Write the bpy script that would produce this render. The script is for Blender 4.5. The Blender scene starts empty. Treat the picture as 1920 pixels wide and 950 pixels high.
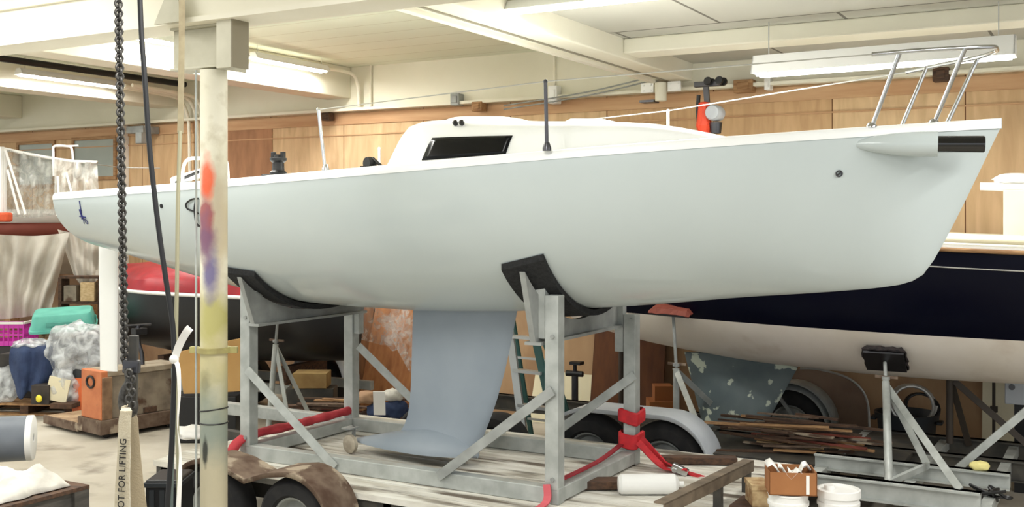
import bpy, bmesh, math, random
import numpy as np
from mathutils import Vector, Matrix, Euler
R = random.Random(7)
PI = math.pi
SC = bpy.context.scene
COL = SC.collection
V = Vector
# ------------------------------------------------------------------ camera
FOC, HC, YAW, HOR = 2000.0, 2.30, math.radians(29.5), 405.0
CS, SN = math.cos(YAW), math.sin(YAW)
cam_d = bpy.data.cameras.new('camera')
cam = bpy.data.objects.new('camera', cam_d); COL.objects.link(cam)
cam.location = (0, 0, HC)
cam.rotation_euler = (PI / 2, 0, YAW)
cam_d.sensor_width = 36.0
cam_d.lens = 36.0 * FOC / 1920.0
cam_d.shift_y = -(475.0 - HOR) / 1920.0
cam_d.clip_end = 200
SC.camera = cam

def at(px, py, t=None, s=None, z=None, Y=None):
    """the point of the place that lies on a line of sight and on a known plane"""
    a = (px - 960.0) / FOC; b = (HOR - py) / FOC
    d = V((-SN + CS * a, CS + SN * a, b))
    if t is not None: k = t / d.y
    elif s is not None: k = s / d.x
    elif z is not None: k = (z - HC) / d.z
    else: k = Y
    return V((0, 0, HC)) + d * k

def interp(xs, ys):
    xs = np.array(xs, float); ys = np.array(ys, float)
    n = len(xs); h = np.diff(xs); dl = np.diff(ys) / h
    m = np.zeros(n); m[0] = dl[0]; m[-1] = dl[-1]
    for i in range(1, n - 1):
        m[i] = 0 if dl[i - 1] * dl[i] <= 0 else 2 * dl[i - 1] * dl[i] / (dl[i - 1] + dl[i])
    def f(x):
        x = min(max(x, xs[0]), xs[-1]); i = min(max(int(np.searchsorted(xs, x)) - 1, 0), n - 2)
        u = (x - xs[i]) / h[i]
        return float((2*u**3-3*u*u+1)*ys[i] + (u**3-2*u*u+u)*h[i]*m[i] + (-2*u**3+3*u*u)*ys[i+1] + (u**3-u*u)*h[i]*m[i+1])
    return f

# ------------------------------------------------------------------ materials
def lin(c):
    out = []
    for v in c[:3]:
        v = v / 255.0
        out.append(v / 12.92 if v <= 0.04045 else ((v + 0.055) / 1.055) ** 2.4)
    return (*out, 1.0)

def mat(name, col, rough=0.6, metal=0.0, col2=None, scale=4.0, stretch=(1, 1, 1), detail=4, lo=0.35, hi=0.65,
        bump=0.0, bscale=30.0, spec=0.5, coat=0.0, emit=None, estr=0.0, col3=None, scale3=2.0, lo3=.55, hi3=.62, alpha=None):
    m = bpy.data.materials.new(name); m.use_nodes = True
    nt = m.node_tree; N = nt.nodes; L = nt.links
    b = N['Principled BSDF']
    b.inputs['Base Color'].default_value = lin(col)
    b.inputs['Roughness'].default_value = rough
    b.inputs['Metallic'].default_value = metal
    b.inputs['Specular IOR Level'].default_value = spec
    b.inputs['Coat Weight'].default_value = coat
    b.inputs['Coat Roughness'].default_value = 0.08
    tc = N.new('ShaderNodeTexCoord'); mp = N.new('ShaderNodeMapping')
    mp.inputs['Scale'].default_value = stretch
    L.new(tc.outputs['Object'], mp.inputs['Vector'])
    if col2 is not None:
        n = N.new('ShaderNodeTexNoise'); n.inputs['Scale'].default_value = scale; n.inputs['Detail'].default_value = detail
        L.new(mp.outputs['Vector'], n.inputs['Vector'])
        r = N.new('ShaderNodeValToRGB')
        r.color_ramp.elements[0].position = lo; r.color_ramp.elements[1].position = hi
        r.color_ramp.elements[0].color = lin(col); r.color_ramp.elements[1].color = lin(col2)
        L.new(n.outputs['Fac'], r.inputs['Fac'])
        out = r.outputs['Color']
        if col3 is not None:
            n3 = N.new('ShaderNodeTexNoise'); n3.inputs['Scale'].default_value = scale3; n3.inputs['Detail'].default_value = 6
            L.new(mp.outputs['Vector'], n3.inputs['Vector'])
            r3 = N.new('ShaderNodeValToRGB'); r3.color_ramp.elements[0].position = lo3; r3.color_ramp.elements[1].position = hi3
            L.new(n3.outputs['Fac'], r3.inputs['Fac'])
            mx = N.new('ShaderNodeMixRGB'); mx.inputs['Color2'].default_value = lin(col3)
            L.new(r3.outputs['Color'], mx.inputs['Fac']); L.new(out, mx.inputs['Color1'])
            out = mx.outputs['Color']
        L.new(out, b.inputs['Base Color'])
    if bump > 0:
        n2 = N.new('ShaderNodeTexNoise'); n2.inputs['Scale'].default_value = bscale; n2.inputs['Detail'].default_value = 5
        L.new(mp.outputs['Vector'], n2.inputs['Vector'])
        bp = N.new('ShaderNodeBump'); bp.inputs['Strength'].default_value = bump; bp.inputs['Distance'].default_value = 0.02
        L.new(n2.outputs['Fac'], bp.inputs['Height']); L.new(bp.outputs['Normal'], b.inputs['Normal'])
    if emit is not None:
        b.inputs['Emission Color'].default_value = lin(emit); b.inputs['Emission Strength'].default_value = estr
    if alpha is not None:
        b.inputs['Alpha'].default_value = alpha
    return m

def film(name, col, lo_a, hi_a, scale, rough=0.25, stretch=(1, 1, 1), bump=.6):
    """crinkled translucent plastic film"""
    m = mat(name, col, rough, bump=bump, bscale=scale * 1.6, stretch=stretch)
    nt = m.node_tree; N = nt.nodes; L = nt.links; b = N['Principled BSDF']
    tc = N.new('ShaderNodeTexCoord'); mp = N.new('ShaderNodeMapping'); mp.inputs['Scale'].default_value = stretch
    L.new(tc.outputs['Object'], mp.inputs['Vector'])
    n = N.new('ShaderNodeTexNoise'); n.inputs['Scale'].default_value = scale; n.inputs['Detail'].default_value = 6
    n.inputs['Distortion'].default_value = 1.2
    L.new(mp.outputs['Vector'], n.inputs['Vector'])
    r = N.new('ShaderNodeMapRange'); r.inputs['From Min'].default_value = .4; r.inputs['From Max'].default_value = .65
    r.inputs['To Min'].default_value = lo_a; r.inputs['To Max'].default_value = hi_a
    L.new(n.outputs['Fac'], r.inputs['Value']); L.new(r.outputs['Result'], b.inputs['Alpha'])
    return m

M = {}
# ------------------------------------------------------------------ mesh building
ORG = {}
class MB:
    def __init__(self): self.bm = bmesh.new()
    def poly(self, pts):
        return self.bm.faces.new([self.bm.verts.new(p) for p in pts])
    def hexa(self, c8):
        v = [self.bm.verts.new(p) for p in c8]
        for f in ((0, 3, 2, 1), (4, 5, 6, 7), (0, 1, 5, 4), (1, 2, 6, 5), (2, 3, 7, 6), (3, 0, 4, 7)):
            self.bm.faces.new([v[i] for i in f])
        return self
    def box2(self, lo, hi):
        x0, y0, z0 = lo; x1, y1, z1 = hi
        return self.hexa([(x0,y0,z0),(x1,y0,z0),(x1,y1,z0),(x0,y1,z0),(x0,y0,z1),(x1,y0,z1),(x1,y1,z1),(x0,y1,z1)])
    def box(self, c, size, rot=(0, 0, 0)):
        m = Euler(rot).to_matrix(); c = V(c); h = V(size) / 2
        q = [(-1,-1,-1),(1,-1,-1),(1,1,-1),(-1,1,-1),(-1,-1,1),(1,-1,1),(1,1,1),(-1,1,1)]
        return self.hexa([c + m @ V((a*h.x, b*h.y, d*h.z)) for a, b, d in q])
    def bar(self, p, q, w, h, up=(0, 0, 1)):
        """rectangular bar from p to q: w across, h along the up side"""
        p = V(p); q = V(q); d = (q - p).normalized(); up = V(up)
        if abs(d.dot(up)) > .98: up = V((0, 1, 0))
        a = d.cross(up).normalized() * w / 2; b = a.cross(d).normalized() * h / 2
        return self.hexa([p-a-b, p+a-b, p+a+b, p-a+b, q-a-b, q+a-b, q+a+b, q-a+b])
    def angle(self, p, q, w, th=.008, up=(0, 0, 1), flip=1):
        p = V(p); q = V(q); d = (q - p).normalized(); up = V(up)
        a = d.cross(up).normalized(); b = a.cross(d).normalized()
        self.bar(p, q, w, th, b)
        o = a * (w / 2 - th / 2) * flip - b * w / 2
        return self.bar(p + o, q + o, th, w, b)
    def ring(self, c, d, r, n, ref=None, ry=None):
        d = d.normalized(); ref = ref or (V((0, 0, 1)) if abs(d.z) < .9 else V((1, 0, 0)))
        a = d.cross(ref).normalized(); b = a.cross(d)
        ry = r if ry is None else ry
        return [self.bm.verts.new(c + a * r * math.cos(2*PI*k/n) + b * ry * math.sin(2*PI*k/n)) for k in range(n)]
    def skin(self, rings, cap=True, close=False):
        n = len(rings[0])
        prs = list(zip(rings[:-1], rings[1:])) + ([(rings[-1], rings[0])] if close else [])
        for a, b in prs:
            for k in range(n):
                self.bm.faces.new([a[k], a[(k+1) % n], b[(k+1) % n], b[k]])
        if cap and not close:
            self.bm.faces.new(rings[0][::-1]); self.bm.faces.new(rings[-1])
        return self
    def tube(self, pts, r, n=8, cap=True, close=False):
        pts = [V(p) for p in pts]; m = len(pts); rs = r if isinstance(r, (list, tuple)) else [r] * m
        rings = []; ref = None
        for i, p in enumerate(pts):
            if close: d = pts[(i+1) % m] - pts[i-1]
            else: d = (pts[min(i+1, m-1)] - pts[max(i-1, 0)])
            d.normalize()
            if ref is None: ref = V((0, 0, 1)) if abs(d.z) < .9 else V((1, 0, 0))
            a = d.cross(ref)
            if a.length < 1e-4: ref = V((1, 0, 0)) if abs(d.x) < .9 else V((0, 1, 0)); a = d.cross(ref)
            a.normalize(); b = a.cross(d).normalized(); ref = b
            rings.append([self.bm.verts.new(p + a*rs[i]*math.cos(2*PI*k/n) + b*rs[i]*math.sin(2*PI*k/n)) for k in range(n)])
        return self.skin(rings, cap, close)
    def cyl(self, p, q, r, n=20, r2=None):
        return self.tube([p, q], [r, r if r2 is None else r2], n)
    def lathe(self, prof, c=(0, 0, 0), axis=(0, 0, 1), n=24, cap=True):
        """prof: list of (radius, distance along the axis)"""
        c = V(c); d = V(axis).normalized(); ref = V((0, 0, 1)) if abs(d.z) < .9 else V((1, 0, 0))
        return self.skin([self.ring(c + d * h, d, max(r, 1e-4), n, ref) for r, h in prof], cap)
    def grid(self, rows, close=False):
        g = [[self.bm.verts.new(p) for p in r] for r in rows]
        for a, b in zip(g[:-1], g[1:]):
            for k in range(len(a) - 1 + (1 if close else 0)):
                k2 = (k + 1) % len(a)
                try: self.bm.faces.new([a[k], a[k2], b[k2], b[k]])
                except ValueError: pass
        return g
    def prism(self, pts, off):
        off = V(off); a = [self.bm.verts.new(p) for p in pts]; b = [self.bm.verts.new(V(p) + off) for p in pts]
        n = len(a)
        self.bm.faces.new(a[::-1]); self.bm.faces.new(b)
        for k in range(n): self.bm.faces.new([a[k], a[(k+1) % n], b[(k+1) % n], b[k]])
        return self
    def ball(self, c, r, sx=1, sy=1, sz=1, sub=2, jit=0.0):
        g = bmesh.ops.create_icosphere(self.bm, subdivisions=sub, radius=r)
        for v in g['verts']:
            k = 1 + (R.uniform(-jit, jit) if jit else 0)
            v.co = V((v.co.x*sx*k, v.co.y*sy*k, v.co.z*sz*k)) + V(c)
        return self
    def build(self, name, m, parent=None, smooth=False, bevel=0.0, seg=2, solid=0.0, sub=0, keep=False):
        bm = self.bm
        bmesh.ops.remove_doubles(bm, verts=bm.verts, dist=1e-5)
        bmesh.ops.recalc_face_normals(bm, faces=bm.faces)
        if parent is not None: org = ORG[parent.name]
        elif len(bm.verts):
            xs = [v.co for v in bm.verts]
            org = V(((min(p.x for p in xs)+max(p.x for p in xs))/2, (min(p.y for p in xs)+max(p.y for p in xs))/2, min(p.z for p in xs)))
        else: org = V((0, 0, 0))
        if keep: org = V((0, 0, 0))
        for v in bm.verts: v.co -= org
        if smooth:
            for f in bm.faces: f.smooth = True
        me = bpy.data.meshes.new(name); bm.to_mesh(me); bm.free()
        o = bpy.data.objects.new(name, me); COL.objects.link(o)
        mats = m if isinstance(m, (list, tuple)) else [m]
        for k in mats: me.materials.append(k)
        if parent is not None: o.parent = parent
        else: o.location = org
        ORG[o.name] = org.copy()
        if solid:
            md = o.modifiers.new('thickness', 'SOLIDIFY'); md.thickness = solid; md.offset = 0
        if sub:
            md = o.modifiers.new('smooth', 'SUBSURF'); md.levels = sub; md.render_levels = sub
        if bevel:
            md = o.modifiers.new('edge', 'BEVEL'); md.width = bevel; md.segments = seg; md.limit_method = 'ANGLE'; md.angle_limit = .7
        if smooth and (bevel or solid or smooth == 2):
            for p in me.polygons: p.use_smooth = True
            try: me.set_sharp_from_angle(angle=math.radians(38))
            except Exception: pass
        return o

def empty(name, loc, label=None, cat=None, group=None):
    o = bpy.data.objects.new(name, None); COL.objects.link(o); o.location = loc; o.empty_display_size = .1
    ORG[o.name] = V(loc)
    return tag(o, label, cat, group)
def tag(o, label=None, cat=None, group=None, kind=None):
    if label: o['label'] = label
    if cat: o['category'] = cat
    if group: o['group'] = group
    if kind: o['kind'] = kind
    return o
def struct(o): o['kind'] = 'structure'; return o
def text_mesh(name, body, size, mtx, m, parent, extrude=.0008, align='CENTER', shear=0.0, spacing=1.0):
    cu = bpy.data.curves.new(name, 'FONT'); cu.body = body; cu.size = size; cu.extrude = extrude
    cu.align_x = align; cu.align_y = 'CENTER'; cu.shear = shear; cu.space_character = spacing
    tmp = bpy.data.objects.new('tmp', cu); COL.objects.link(tmp)
    dg = bpy.context.evaluated_depsgraph_get()
    me = bpy.data.meshes.new_from_object(tmp.evaluated_get(dg))
    bpy.data.objects.remove(tmp)
    bpy.data.curves.remove(cu)
    bm = bmesh.new(); bm.from_mesh(me); bpy.data.meshes.remove(me)
    mb = MB(); mb.bm.free(); mb.bm = bm
    for v in bm.verts: v.co = mtx @ v.co
    return mb.build(name, m, parent)
def wob(p, a): return V(p) + V((R.uniform(-a, a), R.uniform(-a, a), R.uniform(-a, a)))
def curve_pts(pts, n=8):
    """Catmull-Rom through the points"""
    pts = [V(p) for p in pts]; out = []
    for i in range(len(pts) - 1):
        p0 = pts[max(i-1, 0)]; p1 = pts[i]; p2 = pts[i+1]; p3 = pts[min(i+2, len(pts)-1)]
        for k in range(n):
            u = k / n
            out.append(.5 * ((2*p1) + (p2-p0)*u + (2*p0-5*p1+4*p2-p3)*u*u + (3*p1-p0-3*p2+p3)*u**3))
    out.append(pts[-1]); return out
# ------------------------------------------------------------------ palette
M['cream'] = mat('cream paint', (232, 226, 205), .7, col2=(240, 236, 220), scale=1.2, bump=.08, bscale=14)
M['concrete_white'] = mat('painted concrete', (224, 219, 198), .8, col2=(238, 234, 216), scale=.7, bump=.15, bscale=9)
M['ceil_board'] = mat('ceiling boards', (205, 200, 178), .8)
M['gelcoat'] = mat('pale gelcoat', (193, 203, 203), .2, col2=(197, 207, 207), scale=1.0, spec=.4, coat=.15)
M['deck_white'] = mat('white deck gelcoat', (244, 246, 244), .3)
M['window_black'] = mat('dark acrylic', (6, 8, 12), .2, spec=.2)
M['black'] = mat('black plastic', (18, 18, 20), .45)
M['gloss_black'] = mat('black carbon tube', (10, 10, 12), .12, coat=.6)
M['steel'] = mat('stainless tube', (205, 207, 208), .22, 1.0)
M['dark_steel'] = mat('dark steel', (84, 84, 88), .35, .9)
M['wire'] = mat('rigging wire', (200, 200, 195), .4, .6)
M['keel_grey'] = mat('grey keel paint', (137, 148, 158), .5, col2=(150, 160, 169), scale=1.5)
M['white_foil'] = mat('white rudder gelcoat', (246, 247, 244), .3)
M['galv'] = mat('galvanised steel', (160, 164, 160), .5, .15, col2=(182, 186, 182), scale=9)
M['galv_dull'] = mat('dull galvanised steel', (140, 143, 140), .6, .2, col2=(165, 168, 165), scale=6)
M['rubber_pad'] = mat('black bunk carpet', (24, 25, 26), .95, col2=(40, 41, 42), scale=40, bump=.4, bscale=120)
M['red_strap'] = mat('red webbing', (196, 32, 40), .7, col2=(170, 26, 36), scale=20)
M['red_sleeve'] = mat('faded red sleeve', (190, 58, 66), .75, col2=(160, 38, 48), scale=9)
M['tire'] = mat('tyre rubber', (26, 26, 28), .85, col2=(38, 37, 37), scale=12)
M['rust'] = mat('rusty steel', (124, 106, 90), .8, .1, col2=(80, 58, 44), scale=7, col3=(165, 150, 130), scale3=5)
M['board_dirty'] = mat('weathered painted boards', (228, 226, 217), .85, col2=(186, 180, 166), scale=3.5, stretch=(.6, 4, 1), col3=(104, 94, 82), scale3=1.7, lo3=.55, hi3=.66, bump=.3, bscale=25)
M['dark_paint'] = mat('dark trailer paint', (52, 52, 50), .6, col2=(74, 70, 62), scale=8)
M['fender_grey'] = mat('grey fender paint', (176, 182, 188), .45, col2=(190, 195, 200), scale=5)
M['wood'] = mat('bare timber', (176, 138, 96), .75, col2=(140, 102, 66), scale=6, stretch=(1, 8, 8))
M['wood_pale'] = mat('pale timber', (214, 186, 144), .75, col2=(190, 158, 114), scale=6, stretch=(1, 8, 8))
M['wood_dark'] = mat('dark weathered timber', (92, 66, 48), .85, col2=(62, 46, 36), scale=6, stretch=(1, 8, 8))
M['card'] = mat('cardboard', (178, 134, 88), .85, col2=(190, 146, 100), scale=4)
M['paper'] = mat('white paper', (240, 238, 232), .8)
M['bucket'] = mat('white bucket plastic', (240, 240, 236), .4)
M['cloth_white'] = mat('dirty white canvas', (222, 218, 208), .9, col2=(190, 186, 176), scale=9, bump=.4, bscale=12)
M['teal'] = mat('teal plastic', (110, 196, 178), .5, col2=(92, 178, 162), scale=6)
M['pink'] = mat('magenta plastic', (206, 60, 176), .5)
M['navy_cloth'] = mat('navy cloth', (38, 52, 84), .9, col2=(54, 70, 104), scale=6, bump=.4, bscale=14)
M['orange'] = mat('worn orange paint', (206, 126, 80), .6, col2=(190, 108, 66), scale=7, col3=(110, 78, 60), scale3=6, lo3=.6, hi3=.68)
M['chain'] = mat('blackened chain', (58, 56, 54), .5, .6, col2=(90, 88, 84), scale=60)
M['rope_black'] = mat('black cable', (20, 21, 24), .55)
M['webbing_tan'] = mat('beige lifting sling', (196, 184, 158), .9, col2=(206, 196, 172), scale=30, bump=.3, bscale=160)
M['ink'] = mat('black ink', (30, 28, 28), .7)
M['ink_blue'] = mat('blue ink', (28, 36, 110), .5)
M['navy_hull'] = mat('navy topsides', (5, 7, 24), .3, spec=.12)
M['bottom_white'] = mat('off white bottom paint', (244, 236, 226), .6, col2=(234, 224, 210), scale=2.0, col3=(206, 188, 168), scale3=1.3, lo3=.6, hi3=.75)
M['lead'] = mat('patched keel primer', (84, 96, 98), .7, col2=(104, 114, 114), scale=3, col3=(186, 194, 176), scale3=7.5, lo3=.595, hi3=.62)
M['foam_black'] = mat('charred black foam', (26, 22, 24), .95, col2=(52, 42, 42), scale=30, bump=.8, bscale=50)
M['bin'] = mat('dark bin plastic', (34, 38, 42), .5)
M['cream_board'] = mat('cream board', (232, 224, 194), .7, col2=(224, 214, 180), scale=2)
M['ply_brown'] = mat('brown plywood sheet', (132, 86, 48), .8, col2=(112, 70, 38), scale=3, stretch=(6, 6, .7))
M['red_gloss'] = mat('red boat cover', (168, 22, 36), .4, col2=(140, 16, 30), scale=4)
M['black_hull'] = mat('black hull', (12, 12, 14), .4)
M['green_rail'] = mat('green fibreglass', (52, 96, 92), .5)
M['alu'] = mat('aluminium', (196, 200, 200), .4, .6)
M['grey_vinyl'] = mat('grey vinyl roll', (92, 98, 106), .5, col2=(112, 118, 126), scale=3)
M['battery'] = mat('worn grey brown casing', (118, 106, 92), .7, col2=(146, 134, 116), scale=7, col3=(84, 60, 44), scale3=5, lo3=.55, hi3=.63)
M['hoist_red'] = mat('orange red paint', (232, 74, 40), .5)
M['tube_light'] = mat('lit fluorescent tube', (255, 255, 255), .4, emit=(255, 252, 244), estr=9.0)
M['fixture_white'] = mat('white fixture enamel', (244, 244, 240), .4)
M['brown_red'] = mat('brown red bottom paint', (128, 62, 48), .7)
M['film'] = film('plastic film', (196, 196, 188), .35, .8, 8.0)
M['film_white'] = film('milky plastic film', (206, 200, 188), .82, 1.0, 2.5, .4, bump=.25)
M['film_clear'] = film('clear plastic film', (226, 226, 222), .05, .5, 9.0)

# ------------------------------------------------------------------ the room
WT = 10.75                 # back wall
PT = HC + 1.32             # top of the plywood
CL, CR = HC + 1.87, HC + 1.60   # ceilings of the two bays
def floor_mat():
    return mat('workshop concrete', (198, 192, 178), .75, col2=(176, 168, 152), scale=1.3, col3=(132, 122, 108), scale3=2.2, lo3=.56, hi3=.74, bump=.1, bscale=20)
fl = MB(); fl.box2((-22, -9, -.2), (9, 13, 0)); struct(fl.build('floor', floor_mat(), keep=True))

def ply_mat():
    m = bpy.data.materials.new('plywood panelling'); m.use_nodes = True
    nt = m.node_tree; N = nt.nodes; L = nt.links; b = N['Principled BSDF']; b.inputs['Roughness'].default_value = .75
    b.inputs['Specular IOR Level'].default_value = .25
    tc = N.new('ShaderNodeTexCoord')
    sp = N.new('ShaderNodeSeparateXYZ'); L.new(tc.outputs['Object'], sp.inputs[0])
    cb = N.new('ShaderNodeCombineXYZ'); L.new(sp.outputs['X'], cb.inputs['X']); L.new(sp.outputs['Z'], cb.inputs['Y'])
    br = N.new('ShaderNodeTexBrick'); L.new(cb.outputs[0], br.inputs['Vector'])
    br.offset = 0; br.inputs['Scale'].default_value = 1; br.inputs['Brick Width'].default_value = 1.22; br.inputs['Row Height'].default_value = 5.0
    br.inputs['Mortar Size'].default_value = .006; br.inputs['Bias'].default_value = -.2
    br.inputs['Color1'].default_value = lin((224, 194, 152)); br.inputs['Color2'].default_value = lin((206, 168, 124)); br.inputs['Mortar'].default_value = lin((120, 84, 54))
    mp = N.new('ShaderNodeMapping'); mp.inputs['Scale'].default_value = (5, 5, .8); L.new(tc.outputs['Object'], mp.inputs['Vector'])
    n = N.new('ShaderNodeTexNoise'); n.inputs['Scale'].default_value = 2.2; n.inputs['Detail'].default_value = 8; n.inputs['Distortion'].default_value = .6
    L.new(mp.outputs[0], n.inputs['Vector'])
    r = N.new('ShaderNodeValToRGB'); r.color_ramp.elements[0].position = .3; r.color_ramp.elements[1].position = .7
    r.color_ramp.elements[0].color = (.62, .55, .5, 1); r.color_ramp.elements[1].color = (1, 1, 1, 1)
    L.new(n.outputs['Fac'], r.inputs['Fac'])
    mx = N.new('ShaderNodeMixRGB'); mx.blend_type = 'MULTIPLY'; mx.inputs['Fac'].default_value = .6
    L.new(br.outputs['Color'], mx.inputs['Color1']); L.new(r.outputs['Color'], mx.inputs['Color2']); L.new(mx.outputs[0], b.inputs['Base Color'])
    return m
M['ply'] = ply_mat()
w = MB(); w.box2((-22, WT, 0), (9, WT + .2, PT)); wall = struct(w.build('wall_back', M['ply'], keep=True))
w = MB(); w.box2((-22, WT - .02, PT - .16), (9, WT, PT - .02)); w.box2((-22, WT - .015, PT - .30), (9, WT, PT - .285)); struct(w.build('trim_1', mat('plywood header', (204, 166, 126), .75, col2=(184, 142, 102), scale=2, stretch=(.5, 1, 6)), keep=True))
sp = MB(); sp.box2((-22, WT - .06, PT), (9, WT + .2, CL + .1)); sp.box2((-22, WT - .16, PT - .005), (9, WT - .06, PT + .03)); struct(sp.build('trim_2', M['concrete_white'], keep=True))
w = MB(); w.box2((-22, WT - .012, 0), (9, WT, 1.62)); struct(w.build('wall_panel_or_shade', mat('shade brown on lower wall', (188, 156, 120), .85, col2=(166, 132, 98), scale=1.6, stretch=(1.5, 1, .7), col3=(142, 108, 80), scale3=1.1, lo3=.5, hi3=.65), keep=True))  # added sheet, its browner colour paints in the shade under the boats
# darker replacement panel beside the column
p0 = at(426, 234, t=WT - .02); p1 = at(509, 232, t=WT - .02)
w = MB(); w.box2((p0.x, WT - .012, .6), (p1.x, WT, PT - .03)); struct(w.build('wall_panel_or_shade', mat('dark plywood panel', (150, 108, 76), .8, col2=(172, 126, 90), scale=3, stretch=(3, 3, .8)), keep=True))

def lines_mat(name, c1, c2, mort, bw, rh, ms, rough=.8):
    m = mat(name, c1, rough); nt = m.node_tree; N = nt.nodes; L = nt.links; b = N['Principled BSDF']
    tc = N.new('ShaderNodeTexCoord'); br = N.new('ShaderNodeTexBrick'); L.new(tc.outputs['Object'], br.inputs['Vector'])
    br.offset = .5; br.inputs['Scale'].default_value = 1; br.inputs['Brick Width'].default_value = bw; br.inputs['Row Height'].default_value = rh
    br.inputs['Mortar Size'].default_value = ms; br.inputs['Color1'].default_value = lin(c1); br.inputs['Color2'].default_value = lin(c2); br.inputs['Mortar'].default_value = lin(mort)
    L.new(br.outputs['Color'], b.inputs['Base Color']); return m
c = MB(); c.box2((-22, -1, CL), (-4.0, WT, CL + .15)); struct(c.build('ceiling', lines_mat('cream boarded ceiling', (234, 238, 218), (228, 232, 210), (206, 206, 180), 9.0, .42, .008), keep=True))
c = MB(); c.box2((-4.05, -1, CR), (9, WT, CR + .15)); struct(c.build('ceiling', lines_mat('grey panelled ceiling', (192, 190, 178), (182, 180, 168), (110, 106, 96), 1.9, 1.22, .014), keep=True))
# beams that run to the back wall, and the girder across
BZ = HC + 1.42
def beam(name, lo, hi, m=None):
    b = MB(); b.box2(lo, hi); return struct(b.build(name, m or M['concrete_white'], bevel=.012, keep=True))
beam('roof_beam', (-4.22, -1, BZ), (-3.86, WT - .06, CL))
beam('roof_beam', (-8.75, 4.7, HC + 1.48), (-8.38, WT - .06, CL))
beam('roof_beam', (-11.8, 4.7, HC + 1.52), (-11.4, WT - .06, CL))
beam('roof_beam', (-15.2, 4.7, HC + 1.52), (-14.8, WT - .06, CL))
beam('roof_beam', (-3.86, 8.86, HC + 1.465), (9, 9.2, CR))
# girder: web with a flange under it
b = MB(); b.box2((-22, 4.56, HC + 1.155), (-4.22, 4.62, CL)); b.box2((-22, 4.47, HC + 1.125), (-4.22, 4.75, HC + 1.155))
b.box2((-22, 4.50, HC + 1.155), (-4.22, 4.56, HC + 1.36)); b.box2((-22, 4.47, HC + 1.36), (-4.22, 4.75, HC + 1.385))
b.box2((-4.22, 4.56, HC + 1.155), (-1.2, 4.62, CR)); b.box2((-4.22, 4.47, HC + 1.125), (-1.2, 4.75, HC + 1.155)); b.box2((-4.22, 4.50, HC + 1.155), (-1.2, 4.56, HC + 1.36))
struct(b.build('girder', M['cream'], keep=True))
b = MB(); b.box2((-4.235, -1, BZ - .03), (-4.17, WT - .06, BZ)); struct(b.build('trim_3', M['cream'], keep=True))
b = MB(); b.box2((-4.10, -1, BZ - .012), (-4.08, WT - .06, BZ)); struct(b.build('shadow_gap_strip', mat('shadow gap strip', (150, 144, 126), .8), keep=True))

# frosted panes high in the back wall at the far end
def pane(n, px0, px1, y0, y1):
    a = at(px0, y0, t=WT - .01); c_ = at(px1, y1, t=WT - .01)
    o = empty('window_%d' % n, ((a.x + c_.x) / 2, WT - .02, c_.z)); struct(o)
    q = MB(); q.box2((a.x, WT - .012, c_.z), (c_.x, WT - .004, a.z)); q.build('pane', mat('frosted pane %d' % n, (150, 158, 150), .3, col2=(170, 176, 166), scale=1.2), o)
    f = MB(); w_ = .05
    for lo, hi in (((a.x - w_, WT - .03, c_.z - w_), (a.x, WT, a.z + w_)), ((c_.x, WT - .03, c_.z - w_), (c_.x + w_, WT, a.z + w_)), ((a.x, WT - .03, a.z), (c_.x, WT, a.z + w_)), ((a.x, WT - .03, c_.z - w_), (c_.x, WT, c_.z))): f.box2(lo, hi)
    f.build('window_frame', M['wood'], o)
pane(1, 36, 100, 272, 345); pane(2, 140, 214, 264, 330)

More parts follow.
